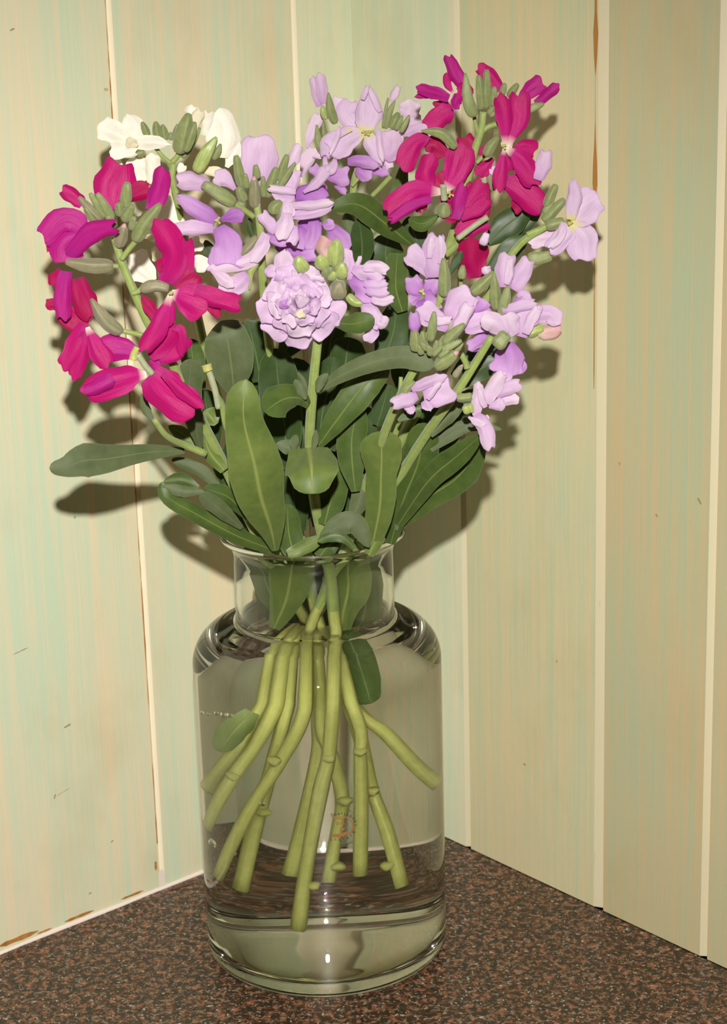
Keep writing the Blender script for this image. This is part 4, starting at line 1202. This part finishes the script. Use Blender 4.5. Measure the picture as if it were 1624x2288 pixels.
s.p([(430, 490), (425, 380), (440, 262)], 190, 'lilp', 'n', .4, (4, 2)).p([(590, 350), (660, 320), (740, 300)], 120, 'lilm', 'w', .4, (6, 6)).p([(250, 520), (300, 480), (360, 470)], 130, 'lil', 'w', .4, (4, 4)).stamens('A4', (640, 705), 60, 6, -10)
for a, b, w, m_, rd in [((840, 460), (775, 325), 150, 'budy', True), ((930, 420), (960, 165), 180, 'budy', False), ((1000, 550), (1015, 395), 150, 'budy', True), ((630, 480), (560, 335), 165, 'budy', True), ((890, 560), (935, 490), 95, 'budy', True),
                        ((960, 745), (985, 585), 190, 'budp', True), ((830, 540), (850, 460), 80, 'bud', True), ((870, 520), (900, 440), 80, 'bud', True), ((960, 500), (950, 420), 100, 'bud', True)]:
    s.bud('A4', [a, tuple((np.array(a) + b) / 2), b], w, m_, (2, -3), .3, None, rd)
s.blossom('A4', (850, 250), 0)
s.p([(870, 340), (835, 250), (870, 150)], 165, 'pink', 'w', 1.2, (-1, -3))
s.blossom('A4', (1150, 560), 2)
s.p([(1060, 560), (1070, 400), (1050, 255)], 130, 'lil', 't', .5, (0, 0)).p([(1110, 450), (1250, 500), (1410, 545)], 140, 'lil', 'w', .5, (-1, -3), ruffle=.25).p([(1220, 450), (1340, 430), (1475, 465)], 120, 'lilp', 'w', .7, (-3, -4), ruffle=.25).p([(1090, 560), (1220, 640), (1300, 780)], 190, 'lilm', 'w', .4, (0, -1), ruffle=.2).p([(1230, 600), (1350, 620), (1465, 595)], 95, 'lil', 't', .9, (-3, -4)).p([(1250, 670), (1370, 700), (1475, 675)], 95, 'lil', 't', .9, (-4, -5)).p([(1310, 760), (1420, 780), (1530, 755)], 90, 'lilp', 't', .9, (-4, -5))
s.p([(1220, 810), (1300, 900), (1400, 1030)], 165, 'lil', 'w', .4, (0, -2), ruffle=.3).p([(1350, 990), (1410, 1010), (1445, 930)], 95, 'lilp', 'w', .7, (-2, -3)).p([(1350, 1030), (1310, 1110), (1240, 1175)], 125, 'lil', 'w', .5, (0, 0), ruffle=.25).p([(1150, 430), (1180, 380), (1195, 325)], 45, 'lilp', 't', .9).p([(1260, 560), (1340, 570), (1440, 560)], 90, 'lilm', 't', .6, (-2, -2))
s.cal([(1065, 720), (1140, 790), (1225, 800)], 95, 'budy', (2, 1), .6)
s.leaf('A4', [(795, 1010), (970, 1000), (1120, 1010), (1340, 955)], [50, 80, 170, 220, 150], 'lf', -.085, A=.5, z=(4, 0, -6, -8)).leaf('B4', [(725, 690), (690, 620), (645, 545)], 85, 'lfg', -.085, 'e', .6).leaf('B4', [(810, 640), (830, 570), (885, 500)], 75, 'lfg', -.085, 'e', .6).leaf('B4', [(735, 640), (710, 560), (665, 490)], 34, 'lfg', -.08, 'e')
s.leaf('B4', [(745, 730), (680, 680), (560, 690), (425, 780)], [60, 110, 200, 250, 130], 'lf', -.078, A=.5, z=(0, -6, -14, -22)).leaf('B4', [(745, 1040), (765, 1180), (772, 1375)], [280, 400, 400, 300, 200], 'lfb', -.070, A=.55, z=(0, -22, -30), thick=.0003).leaf('B4', [(900, 1160), (860, 1110), (790, 1100)], 120, 'lfg', -.062, 'e')
s.leaf('B4', [(650, 1120), (620, 1050), (510, 1010)], 120, 'lfg', -.058, 'e').leaf('B4', [(780, 1070), (790, 1000), (800, 910)], 50, 'lfg', -.072, 'e').leaf('B4', [(640, 1070), (640, 1010), (655, 945)], 70, 'lfg', -.06, 'e')

# --- magenta stock beside the cracked joint, the nearest to that wall
s = Stem('magenta stock flower hanging over the cracked board joint with a wide grey-green leaf', -0.090,
         [(255, 530, -.088), (270, 580, -.088), (300, 655, -.088), (335, 730, -.086), (400, 840, -.076), (455, 950, -.062), (510, 1060, -.048), (570, 1190, -.032), (630, 1300, -.016), (690, 1400, -.002)],
         0.0028, [(785, 1590), (830, 1763), (863, 1856), (897, 1981)], [0, -.002, -.006, -.012])
s.blossom('A1', (620, 700), 8)
s.p([(545, 800), (565, 640), (615, 462)], 265, 'mag', 'w', .45, (0, 3)).p([(590, 770), (720, 690), (835, 655)], 130, 'magd', 'o', .5, (-1, -2))
s.blossom('A1', (880, 760), 0)
s.p([(840, 815), (890, 680), (925, 505)], 135, 'magl', 't', 1.1, (0, 0)).cal([(720, 1035), (800, 900), (905, 765)], 110, 'bud', (-1, -2), .3)
s.blossom('A1', (320, 980), -4)
s.p([(360, 960), (220, 890), (55, 1020)], 210, 'magl', 'w', .5, (0, -2)).p([(330, 1000), (240, 1080), (205, 1200)], 215, 'magl', 'w', .35, (-1, -4)).p([(230, 1150), (400, 980), (572, 930)], 135, 'magl', 't', .9, (-3, -8)).p([(140, 1040), (110, 1070), (85, 1115)], 60, 'mag', 'n')
s.cal([(560, 1215), (390, 1215), (215, 1185)], 115, 'budp', (-4, -6), .3)
s.blossom('A1', (280, 720), -2)
s.p([(340, 770), (270, 710), (190, 655)], 110, 'mag', 't', 1.2).cal([(470, 880), (390, 800), (310, 715)], 70, 'budp')
s.blossom('A1', (960, 1150), -4)
s.p([(940, 1335), (1010, 1110), (880, 885)], 190, 'mag', 't', .6, (0, -2)).p([(960, 1330), (1080, 1200), (1090, 1020)], 120, 'mag', 't', .5, (2, 1)).p([(910, 1260), (895, 1210), (900, 1160)], 50, 'magd', 'n')
for a, b, w, m_ in [((650, 790), (662, 612), 98, 'bud'), ((640, 890), (700, 770), 84, 'bud'), ((600, 1075), (640, 930), 98, 'budp'), ((560, 870), (445, 690), 74, 'bud'), ((500, 860), (395, 690), 66, 'bud'), ((440, 900), (360, 790), 74, 'bud'), ((610, 850), (600, 760), 70, 'bud'), ((570, 930), (520, 850), 70, 'bud'), ((690, 950), (715, 860), 60, 'bud')]:
    s.bud('A1', [a, tuple((np.array(a) + b) / 2), b], w, m_, (0, -3), .45, 'pink' if m_ == 'budp' else None)
s.rod('pedicel', 'A1', [(620, 1170), (680, 1090), (730, 1030)], 40, 'stk')
s.rod('pedicel', 'A1', [(600, 1220), (570, 1215), (545, 1215)], 36, 'stk')
s.blossom('A2', (300, 330), -2)
s.p([(220, 150), (195, 330), (195, 500)], 125, 'magl', 't', .9, (-3, -5)).p([(300, 200), (345, 350), (410, 490)], 160, 'magd', 't', .4, (0, 0)).p([(190, 400), (270, 510), (390, 545)], 160, 'magd', 'w', .4, (2, 2)).p([(160, 395), (120, 390), (72, 395)], 85, 'magd', 'w', .5, (3, 3)).p([(170, 130), (150, 190), (130, 260)], 100, 'magd', 'o', .5, (2, 2))
s.cal([(620, 600), (500, 500), (400, 350)], 112, 'budp', (1, -1), .2)
s.rod('pedicel', 'A2', [(810, 620), (710, 600), (620, 580)], 38, 'stk')
s.blossom('A2', (370, 560), -4)
s.p([(370, 545), (290, 700), (205, 860)], 160, 'mag', 't', .5, (0, -3)).p([(365, 590), (330, 760), (270, 930)], 115, 'mag', 't', .5, (-1, -3)).p([(385, 540), (440, 700), (530, 835)], 140, 'magw', 't', .6, (-2, -5)).p([(740, 740), (600, 710), (465, 690)], 170, 'magl', 'w', .5, (2, 2))
s.blossom('A2', (980, 310), -6)
s.p([(985, 300), (1100, 350), (1240, 410)], 235, 'magw', 'o', .4, (0, -2)).p([(1160, 280), (1310, 345), (1480, 395)], 140, 'mag', 't', .6, (0, -3)).p([(1270, 380), (1300, 430), (1325, 490)], 90, 'magd', 'n', .5, (2, 2)).p([(1010, 270), (1100, 190), (1150, 140)], 190, 'magd', 'w', .4, (3, 4)).p([(965, 330), (900, 530), (780, 730)], 135, 'magw', 't', .8, (-1, -5)).p([(980, 360), (970, 450), (950, 540)], 90, 'magw', 't', .5, (0, 0)).p([(890, 490), (830, 420), (768, 325)], 95, 'magd', 'n', .4, (3, 3))
s.stamens('A2', (975, 300), 25, 4, -3)
s.cal([(765, 285), (860, 255), (965, 275)], 100, 'budp', (-1, -2), .5)
s.rod('pedicel', 'A2', [(700, 310), (735, 300), (770, 280)], 40, 'stk')
s.blossom('A2', (930, 720), -2)
s.p([(830, 775), (930, 690), (1010, 550)], 120, 'mag', 't', .6).p([(890, 780), (1010, 710), (1070, 620)], 165, 'mag', 't', .5, (1, 1)).p([(880, 880), (870, 830), (855, 790)], 85, 'magl', 'o', .6, (2, 2)).p([(1000, 560), (1050, 600), (1060, 760)], 80, 'mag', 't', .7, (0, 0))
s.blossom('A2', (800, 900), -10)
s.p([(810, 890), (640, 930), (345, 1025)], 205, 'magw', 'o', .5, (0, -6)).p([(560, 920), (480, 970), (350, 1025)], 110, 'magl', 't', .8, (-6, -8)).p([(830, 900), (950, 1030), (1150, 1160)], 285, 'mag', 't', .4, (0, -8)).p([(925, 880), (1050, 1010), (1210, 1130)], 95, 'mag', 't', 1.2, (-5, -12))
s.rod('style', 'A2', [(740, 755), (790, 830), (845, 895)], 46, 'sty', (-12, -10), s.b)
s.rod('stigma', 'A2', [(705, 790), (715, 745), (735, 700)], 62, 'yel', (-12, -12), s.b, .7)
s.rod('style', 'P', [(488, 912), (480, 870), (464, 822)], 14, 'sty', (12, 10))
s.rod('stigma', 'P', [(465, 828), (463, 822), (461, 815)], 22, 'yel', (9, 9))
s.leaf('B3', [(930, 635), (700, 645), (450, 685), (300, 697), (190, 738), (85, 745)], [36, 90, 130, 190, 215, 165, 110, 105], 'lfg', -.062, A=.35, z=(0, -10, -22, -28, -32, -34), ruffle=.05)
s.rod('side_shoot', 'B3', [(1060, 655), (940, 605), (820, 545), (740, 440)], 46, 'stk', (24, 20, 10, 4), None, .7)
s.leaf('B3', [(740, 450), (690, 380), (665, 280)], 60, 'lfg', -.085, 'e', .5).leaf('B3', [(1030, 620), (985, 420), (960, 240), (975, 60)], [40, 110, 150, 165, 130], 'lfg', -.072, A=.4, z=(10, 0, -4, -6)).leaf('B3', [(1060, 640), (930, 540), (830, 480)], 90, 'lfb', -.055, 'e').leaf('B3', [(1130, 470), (1090, 420), (1060, 380)], 150, 'lfb', -.055, 'e')
s.leaf('B3', [(1180, 760), (1080, 630), (1045, 450)], [60, 95, 80, 50], 'lfb', -.058, A=.9)
s.leaf('B4', [(505, 1790), (470, 1620), (400, 1400), (350, 1150), (285, 900), (270, 730), (292, 545)], [50, 150, 280, 370, 405, 360, 300, 270, 250, 190], 'lfb', -.044, A=.4, z=(0, -12, -24, -32, -38, -42, -40), rows=26, ruffle=.06)
s.leaf('B3', [(1500, 1262), (1250, 1165), (1000, 1030), (830, 930), (790, 830)], [60, 110, 110, 95, 80], 'lf', -.035, A=.6, z=(0, -18, -28, -32, -30)).leaf('B3', [(1050, 890), (920, 890), (790, 855)], 75, 'lfg', -.066, 'e', .6).leaf('B3', [(1020, 860), (910, 815), (800, 830)], 85, 'lf', -.063, 'e', .6)
s.leaf('B3', [(1330, 1060), (1210, 930), (1050, 870)], [30, 100, 120, 70], 'lf', -.050, A=.5, z=(0, -8, -12)).leaf('B3', [(1290, 1120), (1160, 1010), (1030, 900)], [30, 90, 110, 70], 'lfg', -.054, A=.5, z=(0, -8, -12)).leaf('B3', [(1140, 860), (1020, 750), (850, 690)], [30, 80, 80, 50], 'lfg', -.045, A=.5)

# --- leafy filling stems: leaves that stand in the neck and behind the others, each on the stem it grows from
stems = {o['label'].split(' ')[0] + o['label'].split(' ')[1]: o for o in bpy.data.objects if o.get('category') == 'flower'}
allst = [o for o in bpy.data.objects if o.get('category') == 'flower']


def leaf_on(k, frame, pts, w, mat, Y, prof='l', A=.4, z=(0, 0), **kw):
    ribbon('leaf', frame, pts, w, Y, mat, allst[k], prof, A, z, rows=18, cols=10, ruffle=.07, tipwave=0, **kw)


# 0 white, 1 top lilac, 2 violet lilac, 3 magenta plain wall, 4 far lilac, 5 drooping lilac, 6 small lilac, 7 bud head, 8 double, 9 magenta cracked joint
for k, args in [
    (2, ('B4', [(600, 1200), (570, 900), (530, 600), (500, 320)], [120, 240, 290, 300, 200], 'lfd', -.035)),
    (2, ('B4', [(660, 1650), (630, 1350), (560, 1000)], [140, 240, 260, 160], 'lfd', -.032)),
    (8, ('B4', [(1085, 1360), (1060, 1130), (1060, 950), (1110, 730)], [60, 180, 230, 220, 120], 'lf', -.055)),
    (8, ('B4', [(860, 1600), (910, 1400), (975, 1130)], [90, 200, 220, 120], 'lf', -.045)),
    (7, ('B4', [(1060, 1560), (1120, 1400), (1140, 1230)], [60, 130, 150, 90], 'lfg', -.05)),
    (8, ('B4', [(590, 1810), (700, 1770), (850, 1690)], [60, 100, 110, 60], 'lfb', -.047)),
    (8, ('B4', [(850, 1700), (960, 1610), (1080, 1590), (1185, 1765)], [80, 150, 170, 150, 60], 'lfg', -.052)),
    (8, ('B4', [(1080, 1770), (1000, 1700), (900, 1690), (810, 1720)], [40, 70, 70, 50], 'lf', -.056)),
    (2, ('B4', [(640, 1830), (600, 1650), (590, 1450)], [120, 190, 190, 110], 'lf', -.036)),
    (8, ('B4', [(820, 1840), (880, 1760), (960, 1720)], [90, 130, 140, 80], 'lf', -.038)),
    (7, ('B4', [(1180, 1820), (1230, 1720), (1260, 1640)], [70, 110, 120, 80], 'lfb', -.046)),
    (3, ('B4', [(1240, 880), (1290, 720), (1330, 580)], [60, 160, 190, 120], 'lfd', -.045)),
    (3, ('B4', [(1170, 1050), (1160, 880), (1140, 740)], [80, 150, 170, 100], 'lfd', -.04)),
    (6, ('B4', [(900, 1060), (960, 820), (1040, 640), (1100, 540)], [80, 170, 220, 200, 110], 'lfd', -.04)),
    (6, ('B4', [(820, 1000), (850, 760), (900, 560), (930, 380)], [80, 190, 240, 230, 130], 'lfd', -.03)),
    (6, ('B4', [(1000, 520), (1020, 380), (1040, 240)], [120, 240, 260, 160], 'lfd', -.03)),
    (1, ('B4', [(880, 440), (900, 280), (960, 120)], [120, 220, 250, 160], 'lfd', -.02)),
    (2, ('B4', [(400, 560), (350, 300), (300, 120)], [120, 240, 270, 170], 'lfd', -.025)),
    (0, ('B4', [(280, 760), (300, 500), (380, 280)], [120, 260, 280, 170], 'lfd', -.015)),
    (0, ('B4', [(-40, 620), (-90, 430), (-110, 250)], [80, 160, 170, 100], 'lf', -.030)),
    (0, ('B4', [(60, 1050), (20, 820), (-20, 620)], [80, 180, 200, 120], 'lfd', -.025)),
    (2, ('B4', [(560, 360), (640, 250), (720, 150)], [100, 180, 200, 130], 'lfd', -.02)),
    (4, ('B4', [(1500, 1000), (1600, 800), (1720, 620)], [80, 170, 190, 110], 'lfd', -.035)),
    (4, ('B5', [(620, 1700), (800, 1480), (980, 1260)], [80, 180, 200, 120], 'lfd', -.035)),
    (3, ('B4', [(1440, 640), (1430, 480), (1470, 330)], [80, 170, 190, 110], 'lfd', -.03)),
    (9, ('B4', [(240, 1500), (150, 1250), (60, 1050)], [60, 130, 140, 90], 'lfd', -.035)),
    (9, ('B4', [(420, 1640), (300, 1500), (180, 1330)], [60, 130, 140, 90], 'lfd', -.03)),
    (5, ('B4', [(1290, 1690), (1470, 1400), (1640, 1200)], [50, 150, 180, 110], 'lfd', -.02)),
    (1, ('B4', [(740, 1500), (760, 1250), (820, 1050)], [120, 220, 240, 150], 'lfd', -.02)),
    (1, ('B4', [(1000, 1600), (1050, 1300), (1180, 1100)], [120, 220, 240, 150], 'lfd', -.015)),
    (0, ('B4', [(460, 1760), (400, 1600), (260, 1450)], [70, 140, 150, 90], 'lf', -.02)),
    (1, ('P', [(695, 1160), (680, 980), (660, 800)], [50, 100, 120, 70], 'lfd', -.015)),
    (1, ('P', [(720, 1180), (740, 1000), (745, 820)], [50, 100, 120, 70], 'lfd', -.010)),
    (2, ('P', [(560, 1190), (540, 1090), (520, 980)], [40, 70, 80, 50], 'lfd', -.02)),
    # inside the neck
    (9, ('C1', [(560, 640), (640, 430), (670, 150)], [70, 170, 270, 260], 'lfb', -.026)),
    (8, ('C1', [(930, 740), (960, 540), (990, 380), (980, 130)], [80, 130, 230, 280, 240], 'lfb', -.022)),
    (1, ('C1', [(790, 690), (800, 500), (800, 150)], [160, 260, 290, 260], 'lfd', -.004)),
    (0, ('C1', [(600, 560), (500, 370), (400, 150)], [70, 130, 140, 110], 'lf', -.016)),
    (5, ('C1', [(1050, 700), (1090, 500), (1110, 150)], [80, 170, 190, 170], 'lf', -.008)),
    (7, ('C1', [(1040, 700), (1060, 480), (1070, 150)], [60, 140, 180, 180], 'lfd', .002)),
    (4, ('C1', [(690, 700), (680, 500), (660, 150)], [140, 260, 300, 270], 'lfd', .006)),
    (4, ('C1', [(1110, 660), (1140, 460), (1150, 150)], [50, 80, 90, 90], 'lfg', .004)),
    (0, ('C1', [(560, 660), (540, 480), (470, 150)], [90, 170, 190, 170], 'lfd', .008)),
]:
    leaf_on(k, *args)
# a leaf under water and torn leaf scars on the wet stalks
leaf_on(3, 'C1', [(1020, 840), (1060, 960), (1130, 1080)], [90, 170, 190, 110], 'lf', -.004, pos=water_at)
leaf_on(4, 'C1', [(430, 1130), (330, 1230), (230, 1360)], [60, 110, 120, 70], 'lfb', .012, pos=water_at)
for k, (x, y, yy) in [(8, (735, 1695, -.036)), (8, (701, 1980, -.036)), (6, (772, 1790, .006)), (2, (806, 1680, -.02)), (9, (832, 1768, -.006)), (9, (866, 1935, -.012)), (7, (612, 1700, -.02)), (5, (520, 1735, -.004)), (3, (588, 1815, .002)), (6, (755, 1935, .002))]:
    P = water_at(x, y, yy)
    pw = Vector(allst[k]['_world'])
    bm = bmesh.new()
    bmesh.ops.create_icosphere(bm, subdivisions=2, radius=0.0030)
    for v_ in bm.verts:
        v_.co = Vector((v_.co.x * 1.05, v_.co.y, v_.co.z * .8)) * (1 + .25 * math.sin(v_.co.x * 2600 + x) * math.sin(v_.co.z * 3100 + y))
    me = bpy.data.meshes.new('node')
    bm.to_mesh(me)
    bm.free()
    me.polygons.foreach_set('use_smooth', [True] * len(me.polygons))
    ul = me.uv_layers.new(name='UVMap')
    o = link('node', me, MAT['stkw'], allst[k])
    o.location = Vector(P) - pw

# ------------------------------------------------------------------ round maker's seal on the vase
def ink(name, col, rough=0.5, metal=0.0):
    m, nt, bs = new_mat(name)
    bs.inputs['Base Color'].default_value = (*col, 1)
    bs.inputs['Roughness'].default_value = rough
    bs.inputs['Metallic'].default_value = metal
    return m


m_ink = ink('seal_black', (0.03, 0.035, 0.02))
m_gold = ink('seal_gold', (0.27, 0.115, 0.035), 0.4)
m_foil = glass_mat('seal_film', 1.02)
SX, SY = 759.0, 1846.0
SCR = 180.0 / 1624.0


def on_vase(x, y, lift=0.0001):
    """the point of the vase's round side under a photo pixel"""
    d = ray(x, y)
    a = d[0] ** 2 + d[1] ** 2
    b = CP[0] * d[0] + CP[1] * d[1]
    c = CP[0] ** 2 + CP[1] ** 2 - (R_OUT + lift) ** 2
    t = (-b - math.sqrt(b * b - a * c)) / a
    return CP + d * t


def crop(x, y):
    return 680 + SCR * x, 1780 + SCR * y


def flat_on_vase(name, loops, mat, parent, lift):
    """flat print: polygons in seal-crop pixels laid on the glass, 0.05 mm thick"""
    verts, faces = [], []
    for lp in loops:
        i0 = len(verts)
        n = len(lp)
        for l2 in (lift, 0.00003):
            verts += [on_vase(*crop(x, y), l2) for (x, y) in lp]
        faces.append(list(range(i0, i0 + n)))
        for q in range(n):
            q2 = (q + 1) % n
            faces.append([i0 + q, i0 + n + q, i0 + n + q2, i0 + q2])
    return link(name, mesh_from(name, verts, faces, None, False), mat, parent)


def stroke(pts, hw):
    """a stroke of half width hw along crop points, as small quads"""
    pts = [np.array(p, float) for p in pts]
    out = []
    hws = hw if isinstance(hw, (list, tuple)) else [hw] * len(pts)
    sides = []
    for i, p in enumerate(pts):
        t = pts[min(i + 1, len(pts) - 1)] - pts[max(i - 1, 0)]
        t /= np.linalg.norm(t)
        nrm = np.array([-t[1], t[0]])
        sides.append((p + nrm * hws[i], p - nrm * hws[i]))
    for (a, b), (c, d) in zip(sides[:-1], sides[1:]):
        out.append([tuple(a), tuple(b), tuple(d), tuple(c)])
    return out


LET = {'D': [[(-1, -1), (-1, 1), (0, 1), (.8, .5), (.8, -.5), (0, -1), (-1, -1)]], 'A': [[(-.9, 1), (0, -1), (.9, 1)], [(-.5, .35), (.5, .35)]],
       'R': [[(-.8, 1), (-.8, -1), (.3, -1), (.7, -.55), (.3, -.05), (-.8, -.05)], [(0, -.05), (.8, 1)]], 'T': [[(-.9, -1), (.9, -1)], [(0, -1), (0, 1)]],
       'I': [[(0, -1), (0, 1)]], 'N': [[(-.8, 1), (-.8, -1), (.8, 1), (.8, -1)]], 'G': [[(.8, -.6), (.2, -1), (-.5, -.85), (-.9, 0), (-.5, .85), (.2, 1), (.8, .6), (.8, .1), (.2, .1)]],
       'O': [[(.9, 0), (.6, .75), (0, 1), (-.6, .75), (-.9, 0), (-.6, -.75), (0, -1), (.6, -.75), (.9, 0)]], 'E': [[(.7, -1), (-.7, -1), (-.7, 1), (.7, 1)], [(-.7, 0), (.5, 0)]],
       'L': [[(-.7, -1), (-.7, 1), (.7, 1)]]}
seal = bpy.data.objects.new('maker_seal', None)
COL.objects.link(seal)
seal.parent = vase
seal['label'] = 'clear round seal with gold letter D mark and black lettering'
loops = []
TXT = [('D', 560, 365, 0), ('A', 632, 360, 0), ('R', 697, 356, 0), ('T', 755, 354, 2), ('I', 805, 355, 6), ('N', 864, 364, 16), ('G', 930, 398, 36), ('T', 984, 442, 54), ('O', 1014, 500, 68), ('N', 1030, 575, 86),
       ('E', 540, 866, 0), ('N', 622, 866, 0), ('G', 708, 866, -2), ('L', 792, 856, -10), ('A', 868, 830, -24), ('N', 940, 782, -40), ('D', 994, 712, -60)]
for ch, x, y, rot in TXT:
    ca, sa = math.cos(math.radians(rot)), math.sin(math.radians(rot))
    for st in LET[ch]:
        loops += stroke([(x + 24 * (px * ca * .8 - py * sa), y + 24 * (px * sa * .8 + py * ca)) for px, py in st], 5.5)
flat_on_vase('lettering', loops, m_ink, seal, 0.00008)
arcp = [(540, 412), (700, 408), (800, 410)] + [(760 + 225 * math.cos(math.radians(a)), 600 + 190 * math.sin(math.radians(a))) for a in range(-68, 60, 12)]
loops = stroke(arcp, [8] * 3 + [9 + k * 1.3 for k in range(len(arcp) - 3)])
loops += stroke([(560, 790), (680, 785), (790, 760), (880, 715)], [26, 34, 34, 20])
loops += stroke([(650, 545), (680, 515), (710, 545), (680, 570), (650, 545)], 9)
loops += stroke([(740, 520), (775, 545), (810, 540)], [16, 30, 10]) + stroke([(735, 680), (775, 655), (815, 640)], [10, 26, 12]) + stroke([(590, 450), (700, 440), (770, 450)], [6, 12, 8])
flat_on_vase('emblem', loops, m_gold, seal, 0.00008)
ringp = [(715 + 432 * math.cos(2 * math.pi * k / 48), 608 + 372 * math.sin(2 * math.pi * k / 48)) for k in range(49)]
flat_on_vase('film_edge', stroke(ringp, 5), m_foil, seal, 0.00025)

for o in bpy.data.objects:
    if '_world' in o:
        del o['_world']
